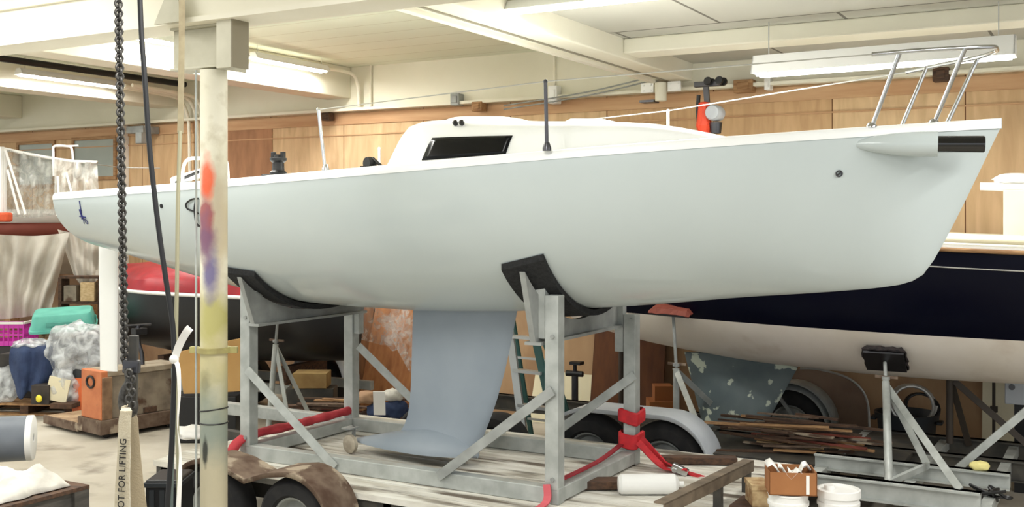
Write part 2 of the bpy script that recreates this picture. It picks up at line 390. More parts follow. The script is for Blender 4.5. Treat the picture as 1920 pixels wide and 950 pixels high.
# column that carries the girder
cp = at(401, 300, t=4.62)
col_m = mat('paint-spattered column', (218, 213, 190), .6, col2=(230, 226, 208), scale=3, bump=.1, bscale=20, col3=(198, 190, 166), scale3=9, lo3=.52, hi3=.75)
def spatter(m):
    nt = m.node_tree; N = nt.nodes; L = nt.links; b = N['Principled BSDF']
    src = b.inputs['Base Color'].links[0].from_socket
    tc = N.new('ShaderNodeTexCoord'); sx = N.new('ShaderNodeSeparateXYZ'); L.new(tc.outputs['Object'], sx.inputs[0])
    def blot(c, z, rz, x, rx, soft, noise=6, seed=0):
        nonlocal src
        n = N.new('ShaderNodeTexNoise'); n.inputs['Scale'].default_value = noise; n.inputs['Detail'].default_value = 5
        ad = N.new('ShaderNodeVectorMath'); ad.operation = 'ADD'; ad.inputs[1].default_value = (seed, seed * 2, 0)
        L.new(tc.outputs['Object'], ad.inputs[0]); L.new(ad.outputs[0], n.inputs['Vector'])
        def mth(op, a, b_):
            q = N.new('ShaderNodeMath'); q.operation = op
            for i, k in enumerate((a, b_)):
                if isinstance(k, (int, float)): q.inputs[i].default_value = k
                else: L.new(k, q.inputs[i])
            return q.outputs[0]
        dz = mth('DIVIDE', mth('SUBTRACT', sx.outputs['Z'], z), rz); dx = mth('DIVIDE', mth('SUBTRACT', mth('ADD', mth('MULTIPLY', sx.outputs['X'], CS), mth('MULTIPLY', sx.outputs['Y'], SN)), x), rx)
        d = mth('SQRT', mth('ADD', mth('MULTIPLY', dz, dz), mth('MULTIPLY', dx, dx)), 0)
        d = mth('ADD', d, mth('MULTIPLY', mth('SUBTRACT', n.outputs['Fac'], .5), 1.6))
        r = N.new('ShaderNodeMapRange'); r.inputs['From Min'].default_value = 1 - soft; r.inputs['From Max'].default_value = 1 + soft
        r.inputs['To Min'].default_value = .92; r.inputs['To Max'].default_value = 0
        L.new(d, r.inputs['Value'])
        mx = N.new('ShaderNodeMixRGB'); L.new(r.outputs[0], mx.inputs['Fac']); L.new(src, mx.inputs['Color1']); mx.inputs['Color2'].default_value = lin(c)
        src = mx.outputs[0]
    def zz(y): return at(401, y, t=4.55).z
    blot((190, 180, 132), zz(700), .42, .0, .2, .5, 5, 1)
    blot((206, 196, 160), zz(640), .10, .05, .06, .5, 10, 21)
    blot((150, 140, 96), zz(720), .07, -.03, .03, .5, 14, 22)
    blot((216, 208, 176), zz(745), .06, .03, .04, .5, 14, 23)
    blot((158, 150, 112), zz(900), .10, .03, .03, .5, 12, 24)
    blot((176, 170, 104), zz(600), .12, .02, .1, .5, 8, 2)
    blot((128, 138, 128), zz(840), .34, .0, .2, .5, 4, 3)
    blot((188, 178, 150), zz(920), .2, .0, .2, .5, 6, 9)
    blot((196, 180, 140), zz(420), .2, .05, .05, .4, 6, 4)
    blot((186, 174, 150), zz(430), .30, .03, .06, .5, 6, 12)
    blot((150, 70, 76), zz(415), .20, -.03, .040, .35, 9, 5)
    blot((226, 92, 48), zz(335), .11, -.02, .042, .4, 9, 6)
    blot((104, 96, 140), zz(515), .14, .0, .04, .5, 9, 7)
    blot((120, 84, 110), zz(450), .12, -.03, .05, .5, 11, 8)
    blot((40, 44, 40), zz(845), .09, -.03, .018, .3, 9, 10)
    L.new(src, b.inputs['Base Color'])
spatter(col_m)
colu = empty('pipe_column', (cp.x, cp.y, 0), 'round steel column daubed with orange, red and yellow paint in front of the white sailboat', 'column')
q = MB(); q.cyl((cp.x, cp.y, 0), (cp.x, cp.y, HC + .86), .079, 32); q.build('shaft', col_m, colu, smooth=2)
clz = at(401, 660, t=4.55).z
q = MB(); q.lathe([(.079, -.012), (.098, -.012), (.098, .018), (.079, .018)], (cp.x, cp.y, clz), n=28)
for sgn in (-1, 1):
    q.box((cp.x + sgn * .115 * CS, cp.y + sgn * .115 * SN, clz + .003), (.05, .03, .035), (0, 0, YAW))
q.build('pipe_clamp', mat('dirty yellow steel', (176, 168, 110), .6, .1, col2=(150, 140, 90), scale=12), colu, smooth=2)
for yy, tilt in ((772, .02), (797, .0)):
    z_ = at(401, yy, t=4.55).z
    q = MB(); q.tube([(cp.x + .081*math.cos(a), cp.y + .081*math.sin(a), z_ + tilt*math.cos(a)*.6) for a in [2*PI*k/24 for k in range(24)]], .004, 6, close=True); q.build('tie_wire', M['black'], colu)
q = MB(); q.tube([(cp.x - .083*CS - .01, cp.y - .083*SN - .02, .3), (cp.x - .083*CS - .01, cp.y - .083*SN - .02, HC + .86)], .007, 8); q.build('conduit', M['galv'], colu)
# steel saddle on the column head
hz0, hz1 = HC + .87, HC + 1.125
steel_p = mat('painted steel plate', (178, 174, 152), .6, col2=(196, 192, 172), scale=5)
steel_s = mat('steel channel', (206, 202, 182), .6, col2=(190, 186, 166), scale=4)
q = MB(); a_ = cp
q.box2((a_.x - .30, a_.y - .06, hz0), (a_.x + .12, a_.y + .10, hz0 + .014)); q.box2((a_.x - .30, a_.y - .06, hz1 - .014), (a_.x + .12, a_.y + .10, hz1)); q.box2((a_.x - .30, a_.y - .03, hz0 + .014), (a_.x + .12, a_.y - .018, hz1 - .014))
q.build('saddle', steel_p, colu, bevel=.003)
q = MB(); q.box2((a_.x + .13, a_.y - .10, hz0 - .02), (a_.x + .145, a_.y + .12, hz1 + .05)); q.box2((a_.x + .13, a_.y - .112, hz0 - .02), (a_.x + .245, a_.y - .10, hz1 + .05)); q.build('channel', steel_s, colu, bevel=.003)
q = MB(); q.box2((a_.x + .2465, a_.y - .112, hz0 - .02), (a_.x + .257, a_.y + .02, hz1 + .05)); q.build('channel_lip', mat('shade grey steel lip', (132, 124, 102), .6), colu)  # lip coloured darker to paint shade on the face turned away
q = MB(); q.prism([(a_.x - .28, a_.y - .20, hz1), (a_.x - .05, a_.y - .20, hz1), (a_.x - .1, a_.y - .20, hz1 + .2), (a_.x - .16, a_.y - .20, hz1 + .2)], (0, .02, 0)); q.build('gusset', steel_p, colu)
# post at the back wall under the long beam
wp = at(1239, 170, t=WT - .3)
o = empty('wall_post', (wp.x, wp.y, HC + 1.24), 'short white pipe post bolted between plates under the long beam at the plywood wall', 'post')
q = MB(); q.cyl((wp.x, wp.y, HC + 1.20), (wp.x, wp.y, BZ - .03), .06, 20); q.build('pipe', M['concrete_white'], o, smooth=2)
for sgn in (-1, 1):
    q = MB(); q.box((wp.x + sgn * .15, wp.y, HC + 1.345), (.14, .02, .1)); 
    for i in (-1, 1):
        for j in (-1, 1): q.cyl((wp.x + sgn*.15 + i*.04, wp.y - .022, HC + 1.345 + j*.028), (wp.x + sgn*.15 + i*.04, wp.y, HC + 1.345 + j*.028), .011, 8)
    pl_ = q.build('bolted_plate', M['fixture_white'], o)
q = MB(); q.box2((wp.x - .22, wp.y - .05, HC + 1.19), (wp.x - .06, wp.y + .1, HC + 1.215)); q.build('bracket', M['dark_steel'], o)
# ------------------------------------------------------------------ the white sailboat
S0, TC, LOA = -7.56, 6.62, 7.0
f_b = interp([0, 1, 2, 3, 3.8, 4.5, 5.2, 5.8, 6.3, 6.7, 7.0], [.88, .99, 1.07, 1.115, 1.11, 1.04, .87, .65, .41, .20, .015])
f_k = interp([0, .6, 1.2, 2.2, 3.0, 3.8, 4.7, 5.5, 6.15, 6.45, 6.56, 6.63, 6.72, 7.0], [-.30, -.42, -.545, -.685, -.70, -.675, -.605, -.515, -.45, -.405, -.36, -.27, -.10, .515])
def f_s(x): return .163 + .0525 * x * (6.93 / 7.0) - .045 * math.sin(PI * x / 7.0)
f_n = interp([0, 1.5, 3, 4.5, 5.6, 6.3, 7.0], [2.3, 2.1, 2.0, 1.85, 1.6, 1.35, 1.1])
f_m = interp([0, 1.5, 3, 4.5, 5.6, 6.3, 7.0], [2.2, 2.1, 2.0, 1.8, 1.55, 1.35, 1.15])
def hull_pt(x, u):
    """u 0 at the keel line, 1 at the sheer; returns half-breadth and height"""
    b, zk, zs = f_b(x), f_k(x), f_s(x); n, m_ = f_n(x), f_m(x)
    th = u * PI / 2
    y = b * math.sin(th) ** (2 / n); z = zs - (zs - zk) * math.cos(th) ** (2 / m_)
    return y, z
def hull_z(x, y):
    """height of the skin under half-breadth y"""
    b, zk, zs = f_b(x), f_k(x), f_s(x)
    q = min(abs(y) / b, .9999)
    return zs - (zs - zk) * (1 - q ** f_n(x)) ** (1 / f_m(x))
def hull_y(x, z):
    b, zk, zs = f_b(x), f_k(x), f_s(x)
    q = min(max((zs - z) / (zs - zk), 0), 1)
    return b * (1 - q ** f_m(x)) ** (1 / f_n(x))
def W(x, y, z): return V((S0 + x, TC + y, HC + z))
boat = empty('sailboat', (S0 + 3.6, TC, HC - .7), 'long white racing sailboat with a grey fin keel, up on a galvanised cradle', 'sailboat')
xs = [i * .175 for i in range(37)] + [6.35, 6.45, 6.52, 6.58, 6.64, 6.7, 6.76, 6.82, 6.88, 6.94, 7.0]
xs = sorted(set(round(x, 4) for x in xs)); us = [k / 18 for k in range(19)]
h = MB(); rows = []
for x in xs:
    pts = [hull_pt(x, u) for u in us]
    rake = lambda z, x=x: x + (.06 * (f_s(0) - z) / .46 if x < .01 else 0)
    rows.append([W(x, -y, z) for y, z in reversed(pts)] + [W(x, y, z) for y, z in pts[1:]])
g = h.grid(rows)
h.bm.faces.new(g[0])
hull = h.build('hull', M['gelcoat'], boat, smooth=2)
d = MB(); rows = []
for x in xs:
    b, zs = f_b(x), f_s(x); e = min(.035, b * .5); c_ = .05 * b
    prof = [(b + .003, zs - .03), (b + .003, zs), (b - .004 if b > .02 else b, zs + .014), (b - e * .5, zs + .026), (b - e, zs + .028)]
    inner = [.75, .52, .50, .25, 0]
    well = .28 if .25 < x < 2.9 else 0
    for k, q in enumerate(inner):
        zz = zs + .028 + c_ * (1 - q * q)
        if k >= 2: zz -= well
        prof.append((max(b - e, 0) * q, zz))
    rows.append([W(x, -y, z) for y, z in prof] + [W(x, y, z) for y, z in reversed(prof[:-1])])
d.grid(rows); d.build('deck', M['deck_white'], boat, smooth=2)
# coachroof
f_cw = interp([3.18, 3.5, 4.2, 4.8, 5.3, 5.6], [.66, .68, .66, .58, .46, .34])
f_ch = interp([3.18, 3.22, 3.27, 3.34, 3.45, 3.64, 4.26, 4.64, 4.94, 5.1, 5.36, 5.5, 5.6], [.10, .18, .27, .325, .33, .318, .248, .208, .172, .14, .07, .03, .005])
def cab(x, f):
    """f 0 at the deck edge of the side, 1 at the centreline of the roof"""
    w_, hh = f_cw(x), f_ch(x); zb = f_s(x) + .03
    pr = [(1, 0), (.95, .45), (.90, .80), (.84, .93), (.72, 1.0), (.4, 1.06), (0, 1.08)]
    k = f * 6; i = min(int(k), 5); u = k - i
    return w_ * (pr[i][0]*(1-u) + pr[i+1][0]*u), zb + hh * (pr[i][1]*(1-u) + pr[i+1][1]*u)
c = MB(); rows = []
cx = [3.18 + i * (5.6 - 3.18) / 52 for i in range(53)]
for x in cx:
    pp = [cab(x, k / 12) for k in range(13)]
    rows.append([W(x, -y, z) for y, z in pp] + [W(x, y, z) for y, z in reversed(pp[:-1])])
g = c.grid(rows); c.bm.faces.new(g[0]); c.bm.faces.new(g[-1])
coach = c.build('cabin', M['deck_white'], boat, smooth=2)
for sg in (-1, 1):
    wn = MB(); rows = []
    for i in range(13):
        u = i / 12; row = []
        for j in range(7):
            v = j / 6
            x = (3.50 + .64 * u) + v * (.06 - .03 * u)
            f0, f1 = .05, .235
            edge = min(u, 1 - u); rr = .012 * max(0, 1 - edge / .05)
            y, z = cab(x, f0 + (f1 - f0) * v)
            row.append(W(x, sg * (y + .006), z))
        rows.append(row)
    wn.grid(rows); wn.build('cabin_window', M['window_black'], coach, smooth=True, solid=.006)
# hatch hood aft on the roof and the fore hatch
def slab_on_roof(x0, x1, hw, hh, name):
    q = MB(); rows = []
    for i in range(13):
        x = x0 + (x1 - x0) * i / 12; e = min(i, 12 - i); k = min(1, e / 2.0)
        row = []
        for j in range(9):
            y = hw * (j / 4 - 1); zt = cab(x, 1)[1] - .06 * (y / .6) ** 2
            ee = min(j, 8 - j); row.append(W(x, y, zt + hh * min(k, 1) * min(1, ee / 1.0) - (.02 if min(e, ee) == 0 else 0)))
        rows.append(row)
    q.grid(rows); return q.build(name, M['deck_white'], coach, smooth=True, sub=1)
slab_on_roof(3.36, 3.95, .36, .03, 'sliding_hatch')
slab_on_roof(4.3, 4.62, .24, .03, 'fore_hatch')
for dx in (0, .05):
    q = MB(); p_ = at(857 + dx * 230, 241, t=TC - .55); y_, z_ = cab(3.95 + dx, .42)
    q.lathe([(.012, 0), (.018, .01), (.018, .03), (.008, .036)], W(3.72 + dx, -cab(3.72, .42)[0] + .0, cab(3.72, .42)[1]), (0, -.8, .6), 12); q.build('deck_fitting', M['black'], coach, smooth=2)
# keel with bulb
kq = MB(); rows = []
zt0, zb0 = -.66, -1.70
for i in range(25):
    u = i / 24; z = zt0 + (zb0 - zt0) * u
    te = -4.60 - .035 * u - .16 * u ** 9 - S0; le = -3.70 - .22 * u - .12 * u ** 3 - S0
    th = .055 + .012 * u + .10 * u ** 8
    row = []
    for k in range(24):
        a = 2 * PI * k / 24; cx_ = (1 - math.cos(a)) / 2
        yy = th * 2.6 * (.2969 * math.sqrt(cx_) - .126 * cx_ - .3516 * cx_**2 + .2843 * cx_**3 - .1015 * cx_**4) * 2
        row.append(W(le - (le - te) * cx_, yy * (1 if a <= PI else -1), z))
    rows.append(row)
kq.grid(rows, close=True)
keel = kq.build('keel', M['keel_grey'], boat, smooth=2)
bq = MB(); rows = []
L0, L1 = -4.03 - S0, -5.12 - S0
f_bw = interp([0, .04, .15, .35, .6, .85, 1], [.02, .09, .165, .20, .175, .11, .035])
f_bh = interp([0, .04, .15, .35, .6, .85, 1], [.04, .09, .14, .16, .12, .06, .02])
for i in range(29):
    u = i / 28; x = L0 + (L1 - L0) * u; w_, h_ = f_bw(u), f_bh(u); r = []
    for k in range(17):
        a = PI * k / 16; r.append(W(x, w_ * math.cos(a), -1.738 + h_ * math.sin(a) ** 1.3))
    for k in range(1, 6): r.append(W(x, w_ * (-1 + k / 3), -1.738 - .02 * math.sin(PI * k / 6)))
    rows.append(r)
g = bq.grid(rows, close=True); bq.bm.faces.new(g[0]); bq.bm.faces.new(g[-1])
bq.build('keel_bulb', M['keel_grey'], keel, smooth=2)
# rudder hung on the transom
rq = MB(); rows = []
for i in range(13):
    u = i / 12; z = -.18 - 1.22 * u
    le, te = -.265 - .01 * u, -.525 + .02 * u
    row = []
    for k in range(16):
        a = 2 * PI * k / 16; cx_ = (1 - math.cos(a)) / 2
        row.append(W(le + (te - le) * cx_, .027 * math.sin(a) * (1.2 - .5 * cx_), z))
    rows.append(row)
g = rq.grid(rows, close=True); rq.bm.faces.new(g[0]); rq.bm.faces.new(g[-1])
rud = rq.build('rudder', M['white_foil'], boat, smooth=2)
q = MB(); q.box2(W(-.50, -.035, -.18), W(-.22, .035, .06)); q.build('rudder_head', M['white_foil'], rud, bevel=.02)
for z in (-.12, .02):
    q = MB(); q.box2(W(-.24, -.03, z - .02), W(.01, .03, z + .02)); q.build('gudgeon', M['steel'], rud, bevel=.004)
# bowsprit launcher on the starboard bow
sq = MB(); pa = at(1580, 270, t=6.205); pb = at(1758, 270, t=6.29); rings = []
axis = (pb - pa)
for i in range(17):
    u = i / 16; r = .070 * min(1, (math.sin(min(u * 1.15, 1) * PI / 2)) ** .75) if i else .004
    rings.append(sq.ring(pa + axis * u + V((0, .02 * (1 - u), 0)), axis, r, 20))
sq.skin(rings); pod = sq.build('bowsprit_fairing', M['gelcoat'], boat, smooth=2)
q = MB(); e_ = axis.normalized(); q.lathe([(.046, -.03), (.046, .235), (.042, .24), (.038, .24), (.036, .2)], pb, e_, 24); q.build('bowsprit', M['gloss_black'], boat, smooth=2)
# pulpit
def T(px, py, t): return at(px, py, t=t)
pul = MB(); r_ = .0125
n_aft = T(1635, 102, 6.15); apex = T(1868, 91, 6.62); f_aft = T(1700, 135, 7.1)
n_mid = T(1800, 90, 6.36); f_mid = T(1832, 108, 6.86); n_a = T(1860, 88, 6.53); f_a = T(1866, 97, 6.72)
pul.tube(curve_pts([n_aft, T(1715, 95, 6.25), n_mid, n_a, apex, f_a, f_mid, T(1770, 120, 6.98), f_aft], 6), r_, 10)
pulpit = pul.build('pulpit', M['steel'], boat, smooth=2)
def on_deck(s, t, sink=.01):
    x = s - S0; return W(x, t - TC, f_s(x) + .03 - sink)
for (bs, bt), top in (((-1.205, 6.27), T(1687, 99, 6.22)), ((-1.18, 6.97), T(1737, 127, 7.03)), ((-.90, 6.46), T(1810, 90, 6.37)), ((-.885, 6.80), T(1834, 108, 6.86))):
    q = MB(); b_ = on_deck(bs, bt); q.tube([b_, top], r_, 10); q.lathe([(.03, 0), (.03, .012), (.016, .03)], b_, (0, 0, 1), 12); q.build('pulpit_leg', M['steel'], pulpit, smooth=2)
# stanchions and lifelines
def stanchion(s, t, ztop, m=M['steel'], lean=0):
    b_ = on_deck(s, t); q = MB(); tp = V((s + lean, t, HC + ztop)); q.tube([b_, tp], .0115, 10); q.lathe([(.026, 0), (.026, .02), (.015, .05)], b_, (0, 0, 1), 12); q.ball(tp, .014); q.build('stanchion', m, boat, smooth=2); return tp
s1 = stanchion(-2.92, TC - 1.04, .795, M['dark_steel'], -.01); s2 = stanchion(-4.57, TC - 1.06, .71, M['steel'], -.06)
s3 = stanchion(-2.96, TC + 1.02, .80, M['deck_white']); s4 = stanchion(-4.60, TC + 1.06, .71, M['steel'], -.06); s5 = stanchion(-5.68, TC + 1.03, .60, M['deck_white'])
q = MB(); ra = on_deck(-7.0, TC - .88) + V((0, 0, .13)); q.tube([n_aft, s1, s2], .004, 6); q.build('lifeline', M['wire'], boat)
q = MB(); q.tube([f_aft, s3, s4], .005, 6); q.build('lifeline', M['wire'], boat)
# stern rail
q = MB(); ty = TC - .84; xa, xb = at(342, 330, t=ty).x, at(424, 330, t=ty).x
q.tube(curve_pts([on_deck(xa, ty), V((xa + .01, ty, at(342, 315, t=ty).z)), V((xa + .06, ty, at(350, 299, t=ty).z)), V((xa + .2, ty, at(362, 297, t=ty).z)), V((xb - .1, ty, at(362, 296, t=ty).z)), V((xb, ty, at(362, 304, t=ty).z)), on_deck(xb + .02, ty)], 6), .0125, 10); q.build('stern_rail', M['deck_white'], boat, smooth=2)
# a folded white spray flap and tiller along the stern deck
q = MB(); q.bar(at(322, 341, t=TC - .72), at(384, 322, t=TC - .72), .05, .07); q.build('coaming', M['deck_white'], boat, bevel=.02)
q = MB(); q.tube([at(330, 342, t=TC - .77), at(346, 333, t=TC - .77), at(372, 322, t=TC - .77)], .012, 8); q.build('tiller', M['black'], boat, smooth=2)
# winch
wb = on_deck(-5.34, TC - .66)
q = MB(); q.box(wb + V((0, 0, .02)), (.20, .16, .05)); win = q.build('winch_base', M['black'], boat, bevel=.01)
q = MB(); q.lathe([(.06, .03), (.062, .06), (.045, .075), (.042, .13), (.06, .145), (.062, .165), (.03, .17), (.028, .19), (.0, .19)], wb, (0, 0, 1), 24); q.build('winch', M['black'], boat, smooth=2)
for dx in (-.045, .045):
    q = MB(); q.box(wb + V((dx, 0, .185)), (.03, .03, .05)); q.build('winch_jaw', M['black'], boat, bevel=.004)
# turning block by the cabin
jb = on_deck(-4.40, TC - .80)
q = MB(); q.lathe([(.0, -.03), (.04, -.03), (.045, 0), (.04, .03), (0, .03)], jb + V((0, 0, .055)), (.3, 1, 0), 16); q.box(jb + V((0, 0, .02)), (.12, .06, .035)); q.tube([jb + V((-.03, 0, .04)), jb + V((.03, 0, .085)), jb + V((.10, 0, .03))], .012, 8); q.build('turning_block', M['black'], boat, smooth=2)
# bow eye, drain fittings
def skin(px, py):
    """nearest point of the starboard skin seen along a line of sight"""
    best = None
    for k in range(800):
        t = 5.3 + k * .002; p = at(px, py, t=t); x = p.x - S0; z = p.z - HC
        if 0 <= x <= 7 and f_k(x) < z < f_s(x) and hull_y(x, z) >= TC - p.y: return p
    return at(px, py, t=TC - .9)
def skin_n(p):
    x, z = p.x - S0, p.z - HC; e = .02
    a = V((2*e, -(hull_y(x+e, z) - hull_y(x-e, z)), 0)); b = V((0, -(hull_y(x, z+e) - hull_y(x, z-e)), 2*e))
    n = a.cross(b).normalized(); return n if n.y < 0 else -n
p = skin(1573, 325); n = skin_n(p)
q = MB(); ux = V((1, 0, 0)); ux = (ux - n * ux.dot(n)).normalized(); uz = n.cross(ux); 
ringp = [p + n*.006 + ux*.017*math.cos(2*PI*k/16) + uz*.017*math.sin(2*PI*k/16) for k in range(16)]
q.tube(ringp, .004, 6, close=True); q.tube([p + n*.007 - ux*.01 - uz*.006, p + n*.012, p + n*.007 + ux*.012 + uz*.006], .005, 6); q.build('bow_eye', M['dark_steel'], boat, smooth=2)
for px, py in ((303, 386), (306, 388)):
    p = skin(px, py); n = skin_n(p); q = MB(); q.lathe([(.016, -.004), (.016, .006), (.006, .008)], p, n, 14); q.build('drain_fitting', M['black'], boat, smooth=2); break
# class lettering by the stern
def on_skin(px, py, size, body, roll=0, shear=0, m=None):
    p = skin(px, py); n = skin_n(p); ux = V((1, 0, 0)); ux = (ux - n*ux.dot(n)).normalized(); uz = n.cross(ux)
    if uz.z < 0: uz = -uz
    if roll:
        c_, s_ = math.cos(roll), math.sin(roll); ux, uz = ux*c_ + uz*s_, uz*c_ - ux*s_
    mt = Matrix(((ux.x, uz.x, n.x, p.x + n.x*.004), (ux.y, uz.y, n.y, p.y + n.y*.004), (ux.z, uz.z, n.z, p.z + n.z*.004), (0, 0, 0, 1)))
    return text_mesh('lettering', body, size, mt, m or M['ink_blue'], boat, align='CENTER')
on_skin(151, 386, .115, 'J', shear=.25); on_skin(160, 415, .075, '70', shear=.1)
q = MB()
for (a1, b1), (a2, b2), r in (((150, 392), (156, 409), .009), ((150, 405), (161, 407), .006)):
    p1, p2 = skin(a1, b1), skin(a2, b2); n = skin_n(p1); q.tube([p1 + n*.003, p2 + n*.003], r, 6)
q.build('lettering', M['ink_blue'], boat)
# dark sheet hanging over the topsides near the column
pA = [skin(x_, y_) + V((0, -.015, 0)) for x_, y_ in ((374, 372), (362, 374), (352, 382), (354, 391), (366, 396), (374, 400))]
q = MB(); q.tube(curve_pts(pA, 5), .007, 6); q.tube(curve_pts([skin(372, 372) + V((0,-.02,0)), skin(369, 392) + V((0,-.02,0)), skin(372, 418) + V((0,-.02,0)), skin(378, 424) + V((0,-.02,0))], 5), .009, 6); q.build('sheet_rope', M['black'], boat, smooth=2)

# ------------------------------------------------------------------ the cradle
TN, TF, DZ = 6.03, 7.27, HC - 1.82      # near and far rails, trailer deck height
sL, sR = at(467, 700, t=TN).x, at(1040, 700, t=TN).x
cr = empty('boat_cradle', ((sL + sR) / 2, TC, DZ), 'galvanised steel boat cradle with four posts and two curved bunks under the white hull', 'cradle')
pw = .095
def bunk(sc):
    x = sc - S0; hw_ = .15; ys = [-.80 + 1.6 * k / 24 for k in range(25)]
    q = MB(); top = []; bot = []
    rows = []
    for y in ys:
        zz = min(hull_z(x + dx, y) for dx in (-hw_, 0, hw_)) - .005
        zz = min(zz, -.27)
        rows.append((y, zz))
    # web
    w_ = MB()
    a = [W(x - .02, y, z - .05) for y, z in rows]; low = -.80
    w_.prism(a + [W(x - .02, .66, low), W(x - .02, -.66, low)], (.04, 0, 0))
    w_.box2(W(x - .06, -.66, low - .02), W(x + .06, .66, low))
    o = w_.build('bunk', M['galv_dull'], cr)
    p_ = MB(); g0 = []
    for y, z in rows: 
        g0.append([W(x - hw_, y, hull_z(x - hw_, y) - .05), W(x + hw_, y, hull_z(x + hw_, y) - .05), W(x + hw_, y, hull_z(x + hw_, y) - .010), W(x - hw_, y, hull_z(x - hw_, y) - .010)])
    g = p_.grid(g0, close=True); p_.bm.faces.new(g[0]); p_.bm.faces.new(g[-1])
    p_.build('bunk_pad', M['rubber_pad'], o)
bunk(sL + .10); bunk(sR - .12)
for s_ in (sL, sR):
    for t_, zt in ((TN, HC - .50), (TF, HC - .72)):
        q = MB(); q.box2((s_ - pw/2, t_ - pw/2, DZ + .09), (s_ + pw/2, t_ + pw/2, zt)); po = q.build('post', M['galv'], cr, bevel=.006)
        q = MB(); hz = (HC - .37) if t_ < 6.5 else HC - .60
        q.box2((s_ - .034 + (.07 if s_ == sL else -.09), t_ - .03, zt - .28), (s_ + .034 + (.07 if s_ == sL else -.09), t_ + .035, hz - .04)); q.build('post_insert', M['galv'], po, bevel=.004)
        for k in (0, 1):
            q = MB(); q.cyl((s_ + .01, t_ - pw/2 - .012, DZ + .16 + k * .9), (s_ + .01, t_ - pw/2 + .002, DZ + .16 + k * .9), .014, 8); q.build('bolt', M['galv_dull'], po)
rail_h = .105
for t_, sA, sB in ((TN, sL - .05, sR + .05), (TF, at(400, 757, t=TF).x, sR + .05)):
    q = MB(); q.box2((sA, t_ - .045, DZ), (sB, t_ + .045, DZ + rail_h)); q.build('base_rail', M['galv'], cr, bevel=.006)
for s_ in (sL, sR):
    q = MB(); q.box2((s_ - .048, TN + .0452, DZ + .01), (s_ + .048, TF - .0452, DZ + rail_h - .004)); q.build('cross_rail', M['galv'], cr, bevel=.006)
def brace(pa, pb, m=M['galv']):
    q = MB(); q.angle(pa, pb, .065, .01, (0, -1, .2)); q.build('brace', m, cr)
brace(at(463, 692, t=TN - .06), at(628, 876, t=TN - .06)); brace(at(1036, 732, t=TN - .06), at(822, 893, t=TN - .06), M['galv_dull'])
brace(at(672, 648, t=TF - .06), at(792, 768, t=TF - .06)); brace(at(1190, 703, t=TF - .06), at(1052, 803, t=TF - .06))
cpos = at(657, 832, z=DZ + .07)
for s_, t_ in ((cpos.x, cpos.y),):
    o = q = None
    q = MB(); q.lathe([(.0, -.025), (.055, -.025), (.07, -.015), (.07, .015), (.055, .025), (0, .025)], (s_, t_, DZ + .07), (.2, 1, 0), 20); ca = q.build('caster', mat('caster tread', (196, 186, 166), .6, col2=(150, 140, 124), scale=12), cr, smooth=2)
    q = MB(); q.box2((s_ - .012, t_ + .032, DZ + .06), (s_ + .012, t_ + .05, DZ + .2)); q.box2((s_ - .045, t_ - .055, DZ + .19), (s_ + .045, t_ + .055, DZ + .2)); q.build('caster_fork', M['galv_dull'], ca)

# straps on the cradle
def ribbon(pts, wv, th, m, name, lab, cat, group=None, n=6):
    pts = curve_pts(pts, n); q = MB(); rows = []
    wv = V(wv)
    for i, p in enumerate(pts):
        d = (pts[min(i+1, len(pts)-1)] - pts[max(i-1, 0)]).normalized(); a = (wv - d * wv.dot(d)); b = d.cross(a).normalized() * th / 2
        rows.append([p - a/2 - b, p + a/2 - b, p + a/2 + b, p - a/2 + b])
    g = q.grid(rows, close=True); q.bm.faces.new(g[0]); q.bm.faces.new(g[-1])
    o = q.build(name, m); return tag(o, lab, cat, group)
zc = DZ + rail_h + .05
sl = [V((sL + .01, TF - .03, zc + .01)), V((sL + .0, TF - .5, zc + .005)), V((sL - .01, TN + .5, zc + .0)), V((sL - .03, TN - .02, zc - .005)), at(420, 862, t=TN - .18), at(345, 902, t=TN - .42)]
q = MB(); pts = curve_pts(sl, 6); rings = []
for i, p in enumerate(pts):
    dd = (pts[min(i+1, len(pts)-1)] - pts[max(i-1, 0)]); rings.append(q.ring(p, dd, .046 if 1 < i < len(pts) - 2 else .03, 12, V((0, 0, 1)), .034 * (1 + .15 * math.sin(i * 1.9))))
q.skin(rings); tag(q.build('strap_sleeve', M['red_sleeve'], smooth=2), 'long red padded strap sleeve lying along the cradle crossbar beside the painted column', 'strap')
from mathutils import noise as NZ
def heap(c, size, rough=.25, freq=3.0, sub=4, seed=0, flat=True, rot=0):
    """lumpy soft mound standing on c"""
    q = MB(); g = bmesh.ops.create_icosphere(q.bm, subdivisions=sub, radius=1)
    c = V(c); m = Matrix.Rotation(rot, 3, 'Z')
    for v in g['verts']:
        n = v.co.normalized(); k = 1 + rough * NZ.noise(n * freq + V((seed, seed * 1.7, 0))) + rough * .5 * abs(NZ.noise(n * freq * 2.7 + V((0, seed, 3))))
        p = V((n.x * k * size[0] / 2, n.y * k * size[1] / 2, n.z * k * size[2] / 2))
        p.z = max(p.z + (size[2] * .38 if flat else size[2] / 2), 0)
        v.co = c + m @ p
    return q
def obox(q, c, size, rz=YAW, tilt=(0, 0)):
    return q.box(c, size, (tilt[0], tilt[1], rz))
def cbox(px0, px1, py0, py1, Y, depth):
    """centre and size of a box that faces the viewer"""
    a = at(px0, py0, Y=Y); b = at(px1, py1, Y=Y)
    w_ = (px1 - px0) / FOC * Y; h_ = (py1 - py0) / FOC * Y
    c_ = (a + b) / 2 + V((-SN, CS, 0)) * depth / 2
    return c_, (w_, depth, h_)

